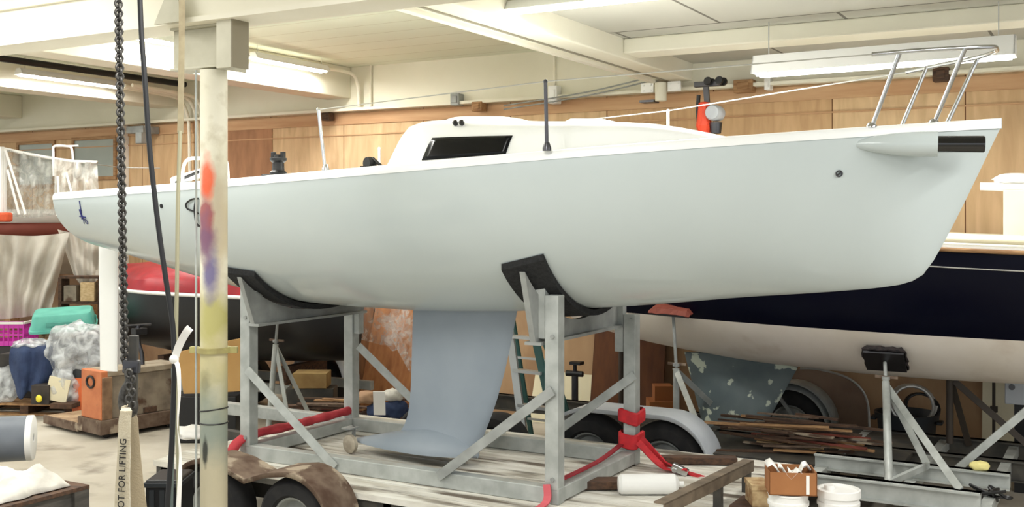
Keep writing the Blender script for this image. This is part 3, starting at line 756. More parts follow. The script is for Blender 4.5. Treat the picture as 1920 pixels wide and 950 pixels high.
# ------------------------------------------------------------------ flatbed trailer under the cradle
def wheel(c, r, w_, parent, axis=(0, 1, 0)):
    q = MB(); c = V(c); h_ = w_ / 2
    q.lathe([(r*.56, -h_*.8), (r*.62, -h_), (r*.86, -h_), (r*.97, -h_*.72), (r, -h_*.3), (r, h_*.3), (r*.97, h_*.72), (r*.86, h_), (r*.62, h_), (r*.56, h_*.8)], c, axis, 36, cap=False)
    tr = q.build('tire', M['tire'], parent, smooth=2)
    q = MB(); q.lathe([(0, -h_*.5), (r*.2, -h_*.55), (r*.22, -h_*.3), (r*.45, -h_*.25), (r*.52, -h_*.75), (r*.60, -h_*.85), (r*.60, h_*.8), (0, h_*.6)], c, axis, 28); q.build('rim', M['galv_dull'], tr, smooth=2)
tX0, tX1, tN, tFar = -6.25, -2.0, 5.62, 7.85
tr1 = empty('flatbed_trailer', (-4.5, 6.7, 0), 'low flatbed trailer with peeling white deck boards under the boat cradle', 'trailer')
q = MB(); nb = 15; bw = (tFar - tN) / nb
for k in range(nb):
    y0 = tN + k * bw; e0 = R.uniform(-.05, .05)
    q.box2((tX0 + e0, y0 + .004, DZ - .045), (tX1 + R.uniform(-.04, .04), y0 + bw - .004, DZ - R.uniform(.001, .006)))
q.build('deck_boards', M['board_dirty'], tr1)
q = MB()
for y in (tN + .02, tFar - .08, (tN + tFar)/2): q.box2((tX0, y, DZ - .15), (tX1, y + .06, DZ - .046))
for k in range(7): x = tX0 + .05 + k * (tX1 - tX0 - .16) / 6; q.box2((x, tN + .02, DZ - .13), (x + .06, tFar - .02, DZ - .047))
q.build('chassis', M['dark_paint'], tr1)
q = MB(); q.bar((tX0 + .1, 6.9, DZ - .11), (-6.9, 6.95, DZ - .11), .08, .1); q.build('tongue', M['dark_paint'], tr1)
for x in (-5.40, -4.66): wheel((x, 5.42, .30), .30, .2, tr1)
for x in (-5.40, -4.66): wheel((x, 8.0, .30), .30, .2, tr1)
def fender(xa, xb, y0, y1, r, zc_, m, parent, foot=.12, dip=True):
    q = MB(); prof = []
    for k in range(11): a = PI + (PI/2) * (-k / 10); prof.append((xa + r * math.cos(a), zc_ + r * math.sin(a)))
    if dip:
        mid = (xa + xb) / 2
        prof += [(xa + r*.5, zc_ + r*.93), (mid, zc_ + r*.74), (xb - r*.5, zc_ + r*.93)]
    for k in range(11): a = PI/2 - (PI/2) * k / 10; prof.append((xb + r * math.cos(a), zc_ + r * math.sin(a)))
    prof = [(prof[0][0] - .02, zc_ - foot)] + prof + [(prof[-1][0] + .05, zc_ - foot)]
    rows = [[V((x, y0, z - .03)) for x, z in prof], [V((x, y0, z)) for x, z in prof], [V((x, y1, z)) for x, z in prof], [V((x, y1, z - .03)) for x, z in prof]]
    q.grid(rows); return q.build('fender', m, parent, smooth=2, solid=.006)
fender(-5.40, -4.66, 5.28, 5.60, .345, .30, M['rust'], tr1)
# tail rail of dark angle iron
tl = MB(); ra, rb = at(1236, 943, z=HC - 1.62), at(1404, 862, z=HC - 1.62)
tl.angle(ra, rb, .07, .01); tl.build('tail_rail', mat('brown weathered steel', (96, 84, 70), .7, .1, col2=(128, 114, 96), scale=9), tr1)
for u in (.10, .62, .97):
    p = ra.lerp(rb, u); q = MB(); q.box2((p.x - .025, p.y - .025, DZ - .15), (p.x + .025, p.y + .025, p.z - .03)); q.build('tail_post', M['dark_paint'], tr1)
q = MB(); q.bar(V((tX1 + .02, ra.y - .05, DZ - .1)), V((tX1 + .02, rb.y + .9, DZ - .1)), .04, .1); q.build('tail_beam', M['dark_paint'], tr1)
# things lying on that deck
p = at(1216, 920, z=DZ + .02)
q = MB(); d_ = V((.86, .5, 0)).normalized(); q.lathe([(.0, -.20), (.05, -.20), (.066, -.18), (.066, .17), (.05, .19), (.018, .20), (.018, .23), (0, .23)], (p.x, p.y, DZ + .066), d_, 24); tag(q.build('boat_fender', M['bucket'], smooth=2), 'white cylindrical boat fender lying on the flatbed boards beside the cradle', 'fender')
p = at(1165, 918, z=DZ)
q = MB(); q.bar(V((p.x - .32, p.y - .12, DZ + .03)), V((p.x + .28, p.y + .24, DZ + .03)), .14, .055); tag(q.build('timber_block', M['wood_dark'], bevel=.005), 'short dark timber plank on the flatbed in front of the white fender', 'plank')
p = at(1240, 875, z=DZ)
q = MB(); q.bar(V((p.x - .06, p.y + .1, DZ + .03)), V((p.x + .45, p.y + .35, DZ + .03)), .1, .05); tag(q.build('timber_block', M['wood_dark'], bevel=.005), 'narrow dark board on the flatbed behind the white fender', 'plank')
# red strap lashed round the far cradle post
rx, ry = sR, TF
st = empty('ratchet_strap', (rx, ry, DZ), 'bright red ratchet strap wrapped round the cradle post near the grey fender', 'strap')
for k, (zz, hh, ro) in enumerate(((.35, .10, .0), (.18, .11, .1))):
    q = MB()
    prof = [(.071, -hh/2), (.084, -hh/2 + .01), (.086, 0), (.084, hh/2 - .01), (.071, hh/2)]
    rings = []
    for r_, z_ in prof:
        rings.append([q.bm.verts.new((rx + r_*1.0*max(-1, min(1, 1.25*math.cos(a))) + .004*math.sin(5*a+k), ry + r_*max(-1, min(1, 1.25*math.sin(a))), DZ + zz + z_ + .012*math.sin(2*a + k))) for a in [2*PI*j/24 for j in range(24)]])
    q.skin(rings, cap=False); q.build('strap_wrap', M['red_strap'], st, smooth=2)
def ribbon_part(pts, wv, th, m, name, parent, n=6, twist=0.0):
    pts = curve_pts(pts, n); q = MB(); rows = []; wv = V(wv)
    for i, p in enumerate(pts):
        d = (pts[min(i+1, len(pts)-1)] - pts[max(i-1, 0)]).normalized(); w2 = Matrix.Rotation(twist * i / len(pts), 3, d) @ wv
        a = w2 - d * w2.dot(d); b = d.cross(a).normalized() * th / 2
        rows.append([p - a/2 - b, p + a/2 - b, p + a/2 + b, p - a/2 + b])
    g = q.grid(rows, close=True); q.bm.faces.new(g[0]); q.bm.faces.new(g[-1])
    return q.build(name, m, parent)
a0 = V((rx + .085, ry - .03, DZ + .20))
ribbon_part([a0, at(1240, 862, t=ry - .05), at(1262, 874, t=ry - .08), at(1318, 896, t=ry - .12)], (0, .02, .06), .012, M['red_strap'], 'strap_tail', st, twist=2.2)
ribbon_part([a0 + V((0, -.05, -.02)), at(1235, 868, t=ry - .12), at(1255, 880, t=ry - .12), at(1290, 884, t=ry - .15)], (0, .03, .05), .012, M['red_strap'], 'strap_tail', st, twist=-2)
q = MB(); b_ = at(1275, 880, t=ry - .14); q.box(b_, (.12, .06, .05), (0, .4, .2)); q.cyl(b_ + V((-.03, -.04, .0)), b_ + V((-.03, .04, 0)), .02, 12); q.build('ratchet', M['steel'], st, bevel=.006)
ribbon_part([V((rx - .05, ry - .08, DZ + .15)), V((sR + .005, TF - .6, DZ + .135)), V((sR - .0, TN + .05, DZ + .13))], (.04, 0, 0), .01, mat('dark red webbing', (140, 26, 40), .7), 'strap_run', st)
ribbon_part([V((sR - .02, TN - .07, DZ + .13)), V((sR - .01, TN - .08, DZ + .05)), V((sR - .02, TN - .12, DZ + .01)), V((sR - .02, TN - .3, DZ + .005))], (.05, 0, 0), .01, mat('pink faded webbing', (206, 96, 104), .7), 'strap_end', st)

# ------------------------------------------------------------------ boat trailer behind
tr2 = empty('boat_trailer', (-2, 8.2, 0), 'grey tandem boat trailer carrying the navy sailboat behind the cradle', 'trailer')
wx1, wx2, wy = at(1112, 830, t=8.02).x, at(1250, 850, t=8.02).x, 8.02
for x in (wx1, wx2): wheel((x, wy, .335), .335, .22, tr2)
fender(wx1, wx2, 7.88, 8.22, .40, .33, M['fender_grey'], tr2, foot=.18, dip=False)
q = MB(); q.box2((wx2 + .40, 7.86, .12), (wx2 + .75, 8.2, .15)); q.build('fender_step', M['fender_grey'], tr2)
def rail(name, x0, x1, y, z0, z1, m, wd=.06, lip=True):
    q = MB(); q.box2((x0, y - wd/2, z0), (x1, y + wd/2, z1))
    if lip: q.box2((x0, y - wd/2 - .035, z1 - .012), (x1, y + wd/2, z1)); q.box2((x0, y - wd/2 - .035, z0), (x1, y + wd/2, z0 + .012))
    return q.build(name, m, tr2)
pr = at(1400, 885, t=7.42)
rail('near_rail', -1.90, -.75, 7.42, .40, .535, M['galv'])
rail('middle_rail', at(1530, 862, t=7.95).x, -.62, 7.95, .45, .56, M['galv'])
rail('dark_rail', -3.0, 1.5, 8.9, .30, .455, M['dark_paint'])
rail('dark_rail', -6.2, 1.5, 9.6, .30, .455, M['dark_paint'])
for x, z in ((at(1530, 880, t=7.7).x, .44), (at(1700, 900, t=7.7).x, .42), (-.72, .42)):
    q = MB(); q.bar((x, 7.42, z), (x, 9.6, z - .03), .07, .08); q.build('crossmember', M['galv'], tr2)
q = MB(); q.bar(at(1665, 905, t=7.45), at(1740, 872, t=7.9), .03, .04); q.build('gusset_brace', M['galv'], tr2)
q = MB(); q.bar((-2.6, 7.95, .36), (-2.6, 9.6, .36), .08, .09); q.bar((wx1, 8.0, .335), (wx1, 9.7, .335), .07, .07); q.bar((wx2, 8.0, .335), (wx2, 9.7, .335), .07, .07); q.build('axle', M['dark_paint'], tr2)
# welded hull supports on that trailer
def stand(apex, feet, post_top, pad_c, pad_n, lab, parent=None, m=M['galv'], pad_m=M['foam_black'], post_w=.055, pad=(.22, .3, .05), foot_w=.05):
    o = empty('boat_stand', (apex.x, apex.y, min(f.z for f in feet)), lab, 'boat stand') 
    q = MB(); f0 = feet[0]; q.cyl(f0, apex, .028, 14); q.build('post', m, o, smooth=2)
    for f in feet[1:]:
        q = MB(); q.angle(apex + V((0, 0, -.02)), f, foot_w, .008, (0, -1, .3)); q.build('leg', m, o)
    q = MB(); q.cyl(apex, post_top, .014, 12); q.lathe([(.03, -.012), (.03, .012)], apex + V((0, 0, .03)), (0, 0, 1), 12); sc_ = q.build('screw', M['galv_dull'], o, smooth=2)
    q = MB(); q.bar(apex + V((-.08, -.0, .04)), apex + V((.085, .02, .035)), .016, .02); q.build('screw_handle', M['rust'], sc_)
    q = MB(); n = V(pad_n).normalized(); ux = V((1, 0, 0)); ux = (ux - n * ux.dot(n)).normalized(); uy = n.cross(ux)
    def pt(a, b, c_): return V(pad_c) + ux * a + uy * b + n * c_
    a, b, h_ = pad[0], pad[1] / 2, pad[2]; a /= 1; a = a / 2
    q.hexa([pt(-a, -b, -.03), pt(a, -b, -.03), pt(a, b, -.03), pt(-a, b, -.03), pt(-a, -b, -.012), pt(a, -b, -.012), pt(a, b, -.012), pt(-a, b, -.012)]); pl = q.build('pad_plate', M['dark_steel'], o)
    q = MB(); nx = 10
    rows = []
    for i in range(nx + 1):
        rows.append([])
        for j in range(9):
            u = (i / nx * 2 - 1) * (a + .012); v = (j / 8 * 2 - 1) * (b + .012)
            e = min(i, nx - i) == 0 or min(j, 8 - j) == 0
            rows[-1].append(pt(u + R.uniform(-.008, .008), v + R.uniform(-.008, .008), (-.006 if e else h_) + R.uniform(-.008, .004)))
    q.grid(rows); q.build('pad', pad_m, pl, solid=.012)
    return o
# the hull of the navy boat (needed for the pad places)
B0, BC = -5.0, 9.42
n_b = interp([0, .8, 1.8, 3, 4.5, 6, 8.4], [.02, .36, .72, 1.0, 1.13, 1.13, .95])
n_s = interp([0, 2, 4, 6, 8.4], [.06, -.12, -.245, -.285, -.265])
n_k = interp([0, .25, .7, 1.4, 2.4, 3.4, 5, 6.5, 8.4], [-.35, -.95, -1.10, -1.22, -1.31, -1.33, -1.30, -1.24, -1.0])
n_e = interp([0, 2, 4, 8.4], [1.2, 1.9, 2.5, 2.4])
def nz(x, q): return n_s(x) - (n_s(x) - n_k(x)) * (1 - min(q, .9999) ** n_e(x)) ** (1 / 2.1)
def ny(x, z):
    q = min(max((n_s(x) - z) / (n_s(x) - n_k(x)), 0), 1)
    return n_b(x) * (1 - q ** 2.1) ** (1 / n_e(x))
def BW(x, y, z): return V((B0 + x, BC + y, HC + z))
blue = empty('sailboat', (B0 + 4, BC, HC - 1.3), 'large navy blue sailboat with a dirty white bottom standing behind the white one', 'sailboat')
BOOT = -.895
bx = [0, .06, .14, .25] + [.4 + i * .2 for i in range(41)]
def strip(zlo, zhi, n, m, name, side_both=True, parent=blue):
    for sg in (-1, 1):
        q = MB(); rows = []
        for x in bx:
            lo = max(zlo, n_k(x)) if zlo is not None else n_k(x); hi = zhi if zhi is not None else n_s(x); hi = max(hi, lo + .001); hi = max(min(hi, n_s(x)), n_k(x) + .0005)
            r = []
            for k in range(n + 1):
                u = k / n; z = lo + (hi - lo) * (1 - math.cos(u * PI / 2)) if zlo is None else lo + (hi - lo) * u
                r.append(BW(x, sg * ny(x, z), z))
            rows.append(r)
        yield q, rows
q = MB()
for qq, rows in strip(BOOT, None, 12, None, ''): q.grid(rows); qq.bm.free()
hb = q.build('hull', M['navy_hull'], blue, smooth=True)
q = MB()
for qq, rows in strip(None, BOOT, 14, None, ''): q.grid(rows); qq.bm.free()
q.build('bottom', M['bottom_white'], hb, smooth=True)
q = MB(); rows = []
for x in bx:
    b, s_ = n_b(x), n_s(x); rows.append([BW(x, -b, s_), BW(x, -b, s_ + .03), BW(x, -b + min(.12, b*.5), s_ + .06), BW(x, 0, s_ + .1), BW(x, b - min(.12, b*.5), s_ + .06), BW(x, b, s_ + .03), BW(x, b, s_)])
q.grid(rows); q.build('deck', M['deck_white'], blue, smooth=2)
for sg in (-1, 1):
    q = MB(); q.tube([BW(x, sg * (n_b(x) + .006), n_s(x) + .0) for x in bx], .018, 6); q.build('rub_rail', M['wood'], blue, smooth=True)
    q = MB(); q.tube([BW(x, sg * (ny(x, n_s(x) - .13) + .001), n_s(x) - .13) for x in bx[4:]], .006, 6); q.build('cove_stripe', M['wire'], hb, smooth=True)
    q = MB(); q.tube([BW(x, sg * max(n_b(x) - .03, .002), n_s(x) + .07) for x in bx[4:]], .02, 6); q.build('toe_rail', M['cream_board'], blue, smooth=True)
q = MB(); pa, pb, pc, pd = at(1283, 660, t=BC - .05), at(1512, 660, t=BC - .05), at(1412, 838, t=BC - .05), at(1328, 838, t=BC - .05)
rows = []
for i in range(13):
    u = i / 12; l = pa.lerp(pd, u); r = pb.lerp(pc, u); rows.append([])
    for k in range(20):
        a = 2*PI*k/20; c_ = (1 - math.cos(a)) / 2; rows[-1].append(l.lerp(r, c_) + V((0, .06 * math.sin(a), 0)))
g = q.grid(rows, close=True); q.bm.faces.new(g[-1]); q.build('keel', M['lead'], blue, smooth=2)
def pad_on(px, py):
    for k in range(900):
        t = 8.0 + k * .002; p = at(px, py, t=t); x = p.x - B0; z = p.z - HC
        if 0 < x < 8.4 and n_k(x) < z < n_s(x) and ny(x, z) >= BC - p.y: break
    e = .03; n = V((2*e, 0, 0)).cross(V((0, -(ny(x, z+e) - ny(x, z-e)), 2*e))).normalized()
    return p, (n if n.z < 0 else -n)
pc_, pn_ = pad_on(1662, 662)
pc_ = pc_ + pn_ * .06
ap = at(1661, 716, t=pc_.y - .10)
stand(ap, [at(1667, 916, t=7.42 - .0) * 1.0, V((at(1800, 917, t=7.42).x, 7.42, .535)), V((at(1738, 872, t=7.95).x, 7.95, .56))], pc_ + V((0, -.02, -.02)), pc_, -pn_, 'light grey stand with a charred black pad under the navy boat, before the dark bin', pad=(.30, .22, .05))
pc2 = BW(at(1262, 662, t=8.9).x - B0, -.52, nz(at(1262, 662, t=8.9).x - B0, .52 / n_b(at(1262, 662, t=8.9).x - B0))) + V((0, 0, -.045))
ap2 = at(1268, 690, t=pc2.y)
stand(ap2, [V((ap2.x, ap2.y, .455)), at(1346, 889, t=7.84), V((ap2.x + .25, 9.5, .455))], pc2 + V((0, 0, -.02)), pc2, (.05, -.25, 1), 'slim grey stand with a brown pad rising behind the grey double fender', pad_m=M['brown_red'], pad=(.36, .2, .03))
ap3 = at(1781, 702, t=9.3)
dk = mat('dark brown steel', (62, 54, 46), .6, .2)
stand(ap3, [V((ap3.x, 9.3, .455)), at(1925, 832, t=9.3), at(1817, 835, t=9.55)], ap3 + V((0, 0, .12)), ap3 + V((0, 0, .16)), (0, -.05, 1), 'dark brown tripod stand under the navy boat beside the cream board', m=dk, pad=(.2, .2, .03))
# diagonal prop at the edge of the picture
q = MB(); q.bar(at(1788, 884, t=8.2), at(1930, 765, t=8.2), .05, .06, (0, -1, 0)); q.build('diagonal_prop', M['galv'], tr2)

# timber strips heaped on the trailer
woods = [M['wood'], M['wood_pale'], M['wood_dark'], M['rust'], M['brown_red']]
def strip_pile(n, ctr, spread, zbase, lmin, lmax, ang, group, labels, name='timber_strip', zstep=.012, wmin=.02, wmax=.045):
    for k in range(n):
        L_ = R.uniform(lmin, lmax); a = ang + R.uniform(-.28, .28)
        c_ = V(ctr) + V((R.uniform(-1, 1) * spread[0], R.uniform(-1, 1) * spread[1], 0)); c_.z = zbase + .012 + k * zstep
        d = V((math.cos(a), math.sin(a), R.uniform(-.03, .03))) * L_ / 2
        mi = R.choices(range(5), (4, 3, 8, 4, 1))[0]
        q = MB(); q.bar(c_ - d, c_ + d, R.uniform(wmin, wmax), R.uniform(.010, .018)); o = q.build(name, woods[mi]); yield o, mi, k
cpile = at(1490, 842, t=8.55)
WN = ['tan', 'pale', 'dark brown', 'rusty grey', 'reddish']
for o, mi, k in strip_pile(40, (cpile.x - .03, 8.55, 0), (.26, .30), .455, .35, 1.15, .08, '', None, zstep=.005):
    tag(o, '%s timber strip in the loose heap on the trailer below the patched keel' % WN[mi], 'timber strip', 'timber strips heaped on the trailer')
q = MB(); 
for k in range(5): q.bar((cpile.x - .7 + k*.35, 8.0, .40), (cpile.x - .7 + k*.35, 9.55, .40), .2, .03)
q.box2((cpile.x - .85, 8.02, .415), (cpile.x + .85, 9.5, .452)); q.build('cargo_platform', M['dark_paint'], tr2)
# ------------------------------------------------------------------ right hand side odds and ends
# dark bin with coiled hoses
bp = at(1700, 835, t=10.0); bp.z = 0
bn = empty('waste_bin', bp, 'dark plastic waste bin with coiled hoses in it against the plywood wall', 'bin')
q = MB(); zt = at(1700, 772, t=10.0).z; rb = .255
q.lathe([(0, .01), (rb*.82, .01), (rb*.98, zt - .05), (rb*1.06, zt - .05), (rb*1.08, zt), (rb*1.0, zt), (rb*.95, zt - .04), (rb*.8, .05), (0, .05)], bp, (0, 0, 1), 32, cap=False); q.build('bin_body', M['bin'], bn, smooth=2)
for sg in (-1, 1):
    q = MB(); q.box((bp.x + sg*(rb*1.09), bp.y, zt - .07), (.05, .12, .03)); q.build('bin_handle', M['bin'], bn, bevel=.008)
def coil(c, r, n, m, rt, lab, tilt, name='hose'):
    pts = []; mt = Euler(tilt).to_matrix()
    for k in range(n * 20 + 1):
        a = 2*PI*k/20; rr = r * (1 + .07 * math.sin(a * .37)); pts.append(V(c) + mt @ V((rr*math.cos(a), rr*math.sin(a)*.9, .012*k/20)))
    q = MB(); q.tube(pts, rt, 8); return tag(q.build(name, m, smooth=2), lab, 'hose')
coil((bp.x + .05, bp.y, zt + .07), .19, 3, M['wire'], .015, 'pale coiled hose standing up out of the dark waste bin', (1.2, .1, .5))
coil((bp.x + .12, bp.y + .05, zt + .04), .14, 3, M['black'], .012, 'black coiled hose in the dark waste bin behind the pale hose', (1.0, .3, .1))
# white hose arching against the wall
q = MB(); q.tube(curve_pts([at(1500, 690, t=10.2), at(1535, 692, t=10.25), at(1585, 706, t=10.3), at(1614, 728, t=10.35), at(1627, 756, t=10.4), at(1630, 800, t=10.4), V((at(1631, 830, t=10.4).x, 10.4, .012))], 8), .011, 8)
tag(q.build('air_hose', M['wire'], smooth=2), 'thin white hose arching down the brown wall below the navy boat', 'hose')
# grey wheel arch beyond the keel
wa = at(1487, 812, t=10.1)
o = empty('spare_wheel', (wa.x, 10.1, 0), 'grey fender and dark wheel standing by the brown wall beyond the patched keel', 'wheel')
wheel((wa.x, 10.08, .34), .33, .2, o)
q = MB(); rows = []
for k in range(17):
    a = PI * k / 16; rows.append([V((wa.x + .40*math.cos(a), y, .34 + .40*math.sin(a))) for y in (9.95, 10.24)] + [V((wa.x + .34*math.cos(a), 9.95, .34 + .34*math.sin(a)))])
q.grid(rows); q.build('wheel_fender', M['galv_dull'], o, smooth=2, solid=.008)
q = MB(); q.bar(V((wa.x - .28, 9.93, .85)), V((wa.x + .32, 9.93, .1)), .03, .03); q.build('fender_stay', M['galv_dull'], o)
# cream boards leaning on the wall
def lean_board(px0, px1, ztop, t_, m, lab, name='board', th=.02):
    x0, x1 = at(px0, 780, t=t_).x, at(px1, 780, t=t_).x
    q = MB(); q.hexa([(x0, t_ - .12, 0), (x1, t_ - .12, 0), (x1, t_ - .12 + th, 0), (x0, t_ - .12 + th, 0), (x0, WT - .04 - th, ztop), (x1, WT - .04 - th, ztop), (x1, WT - .04, ztop), (x0, WT - .04, ztop)])
    return tag(q.build(name, m), lab, 'board')
lean_board(1843, 1908, 1.6, WT - .12, M['cream_board'], 'tall cream board leaning on the plywood wall under the navy boat')
q = MB(); xx = at(1863, 780, t=10.4).x; q.cyl((xx, 10.42, 0), (xx, 10.42, 1.45), .014, 10); q.bar((xx, 10.42, .55), (xx, 10.42, .6), .06, .06); tag(q.build('pipe_prop', dk, smooth=2), 'thin dark pipe standing in front of the cream board', 'pipe')
lean_board(1000, 1110, at(1060, 700, t=WT - .1).z, WT - .12, M['cream_board'], 'low cream board leaning on the wall behind the stepladder')
# grey switch box on a dark post
sb = at(1904, 732, t=9.8)
o = empty('switch_box', (sb.x, 9.8, 0), 'grey electrical box fixed on a dark post beside the cream board', 'electrical box')
q = MB(); q.box((sb.x, 9.78, sb.z), (.15, .12, .21)); q.build('box_body', M['fender_grey'], o, bevel=.01)
q = MB(); q.cyl((sb.x - .02, 9.70, sb.z + .04), (sb.x - .02, 9.722, sb.z + .04), .024, 14); q.build('dial', M['dark_steel'], o, smooth=2)
q = MB(); q.box2((sb.x - .01, 9.80, 0), (sb.x + .16, 9.9, sb.z + .02)); q.build('post', M['black'], o)
# cardboard carton, buckets and a small carton by the tail rail
def bucket(px, ytop, dpx, Y, lab, lid=False):
    c_ = at(px, ytop, Y=Y); r_ = dpx / 2 / FOC * Y; h_ = c_.z
    o = empty('bucket', (c_.x, c_.y, max(0, h_ - .37)), lab, 'bucket', None); b0 = max(0, h_ - .37)
    q = MB(); q.lathe([(0, .0), (r_*.86, 0), (r_*.97, h_ - b0 - .07), (r_*1.03, h_ - b0 - .07), (r_*1.03, h_ - b0 - .05), (r_*.98, h_ - b0 - .045), (r_*.99, h_ - b0 - .012), (r_*1.03, h_ - b0 - .01), (r_*1.03, h_ - b0), (r_*.97, h_ - b0), (r_*.95, h_ - b0 - .05), (r_*.85, .02), (0, .02)], (c_.x, c_.y, b0), (0, 0, 1), 36, cap=False); q.build('bucket_body', M['bucket'], o, smooth=2)
    if lid:
        q = MB(); q.lathe([(0, .012), (r_*.92, .012), (r_*.95, .022), (r_*1.05, .02), (r_*1.06, -.02), (r_*1.0, -.02)], (c_.x, c_.y, h_), (0, 0, 1), 36, cap=False); q.lathe([(.0, .035), (.03, .035), (.032, .012)], (c_.x - .05, c_.y, h_), (0, 0, 1), 14); q.build('bucket_lid', M['bucket'], o, smooth=2)
    return o, c_, h_, r_
Yb = 6.15
bk1, c1, h1, r1 = bucket(1478, 921, 74, Yb, 'white open bucket holding up the brown carton of papers')
bk2, c2, h2, r2 = bucket(1572, 922, 76, Yb, 'white lidded bucket standing beside the one under the carton', lid=True)
plat = empty('work_box', (c1.x, c1.y, 0), 'weathered timber platform under the two white buckets', 'platform')
zpl = min(h1, h2) - .37
q = MB(); q.box((c1.lerp(c2, .5).x, c1.lerp(c2, .5).y, zpl - .03), (.80, .5, .05), (0, 0, YAW)); q.build('platform_top', M['wood'], plat)
for a in (-1, 1):
    for b in (-1, 1):
        pp = c1.lerp(c2, .5) + Matrix.Rotation(YAW, 3, 'Z') @ V((a*.34, b*.19, 0)); q = MB(); q.box2((pp.x - .04, pp.y - .04, 0), (pp.x + .04, pp.y + .04, zpl - .055)); q.build('platform_leg', M['wood'], plat)
cw = (1528 - 1437) / FOC * Yb; cc = at(1482, 924, Y=Yb); ch = (924 - 882) / FOC * Yb
bxo = empty('carton', (cc.x, cc.y, h1 + .004), 'open brown cardboard carton full of crumpled papers on a white bucket', 'carton')
rz = YAW - .12; mt = Matrix.Rotation(rz, 3, 'Z')
def cp_(x, y, z): return V((cc.x, cc.y, h1 + .004)) + mt @ V((x, y, z))
q = MB(); wd, dp = cw * .95, .22
for lo, hi in (((-wd/2, -dp/2, 0), (wd/2, -dp/2 + .006, ch)), ((-wd/2, dp/2 - .006, 0), (wd/2, dp/2, ch)), ((-wd/2, -dp/2, 0), (-wd/2 + .006, dp/2, ch)), ((wd/2 - .006, -dp/2, 0), (wd/2, dp/2, ch)), ((-wd/2, -dp/2, 0), (wd/2, dp/2, .006))):
    q.hexa([cp_(x, y, z) for x, y, z in ((lo[0],lo[1],lo[2]),(hi[0],lo[1],lo[2]),(hi[0],hi[1],lo[2]),(lo[0],hi[1],lo[2]),(lo[0],lo[1],hi[2]),(hi[0],lo[1],hi[2]),(hi[0],hi[1],hi[2]),(lo[0],hi[1],hi[2]))])
q.build('carton_walls', mat('brown carton', (150, 98, 58), .85, col2=(166, 112, 68), scale=4), bxo)
q = MB(); q.hexa([cp_(wd*.27, -dp/2 - .002, .01), cp_(wd*.34, -dp/2 - .002, .01), cp_(wd*.34, -dp/2, .01), cp_(wd*.27, -dp/2, .01), cp_(wd*.27, -dp/2 - .002, ch*.9), cp_(wd*.34, -dp/2 - .002, ch*.9), cp_(wd*.34, -dp/2, ch*.9), cp_(wd*.27, -dp/2, ch*.9)]); q.build('white_sticker', M['paper'], bxo)
for k, (x, y, a, w_) in enumerate(((-.06, -.03, .5, .16), (-.01, -.05, .25, .13), (.05, .02, -.4, .12))):
    q = MB(); rows = []
    for i in range(7):
        rows.append([cp_(x + (i/6 - .5)*w_, y + (j/4 - .5)*.12, ch*.72 + (i/6 - .5)*-a*w_ + .03*math.sin(i*1.3 + k) + .012*math.sin(j*2 + k) + .02) for j in range(5)])
    q.grid(rows); tag(q.build('paper_sheet', M['paper'], smooth=True, solid=.002), ['large creased white sheet sticking up in the brown carton', 'white paper lying flat over the front edge of the brown carton', 'smaller crumpled paper at the back of the brown carton'][k], 'paper')
c_, s_ = cbox(1411, 1444, 911, 950, 6.5, .2)
q = MB(); q.box((c_.x, c_.y, c_.z), s_, (0, 0, YAW)); q.box((c_.x, c_.y, c_.z + s_[2]/2 - .01), (s_[0] + .01, s_[1] + .01, .03), (0, 0, YAW))
oo = tag(q.build('carton', mat('worn brown carton', (140, 104, 66), .9, col2=(196, 172, 130), scale=14)), 'worn brown carton on the floor between the tail rail and the white buckets', 'carton')
q = MB(); q.box2((c_.x - .14, c_.y - .14, 0), (c_.x + .14, c_.y + .14, c_.z - s_[2]/2)); tag(q.build('timber_stack', M['wood_dark'], bevel=.01), 'dark timber block under the worn brown carton', 'timber block')
# yellow sponge on the rail
p = at(1836, 889, t=7.95); q = heap((p.x, 7.95, .56), (.13, .1, .07), .2, 2, 3, 4); tag(q.build('sponge', mat('yellow sponge', (236, 224, 150), .9, bump=.4, bscale=40), smooth=True), 'pale yellow sponge on the grey trailer rail', 'sponge')
# tangle at the end of the rail
p = at(1850, 915, t=7.7); q = MB(); 
pts = [V((p.x + R.uniform(-.16, .16), 7.7 + R.uniform(-.12, .12), .44 + R.uniform(-.03, .09))) for k in range(12)]
q.tube(curve_pts(pts, 6), .011, 6); tag(q.build('cable_tangle', M['black'], smooth=2), 'black cable tangled over the end of the grey trailer', 'cable')
# things above the navy boat: roll and cream panel
px_ = at(1884, 352, t=9.95); 
q = MB(); a_, b_ = at(1838, 349, t=9.6), at(1960, 352, t=9.6); q.tube([a_, a_.lerp(b_, .3), a_.lerp(b_, .6), b_], [.033, .036, .04, .04], 14); 
rollz = a_.z - .034
tag(q.build('rolled_sheet', M['paper'], smooth=2), 'white rolled sheet lying level above the deck of the navy boat', 'roll')
q = heap(at(1905, 343, t=9.6), (.32, .12, .09), .3, 3, 3, 8); tag(q.build('crumpled_wrap', M['paper'], smooth=True), 'crumpled white wrapping lying on the white rolled sheet', 'wrapping')
x0, x1 = at(1884, 400, t=9.7).x, at(1990, 400, t=9.7).x
dz0 = HC + n_s(min(x0 - B0, 8.4)) + .06
q = MB(); q.box2((x0, 9.55, dz0), (x1, 9.75, rollz)); 
tag(q.build('cream_chest', M['cream_board'], bevel=.006), 'cream box standing on the deck of the navy boat under the white roll', 'box')

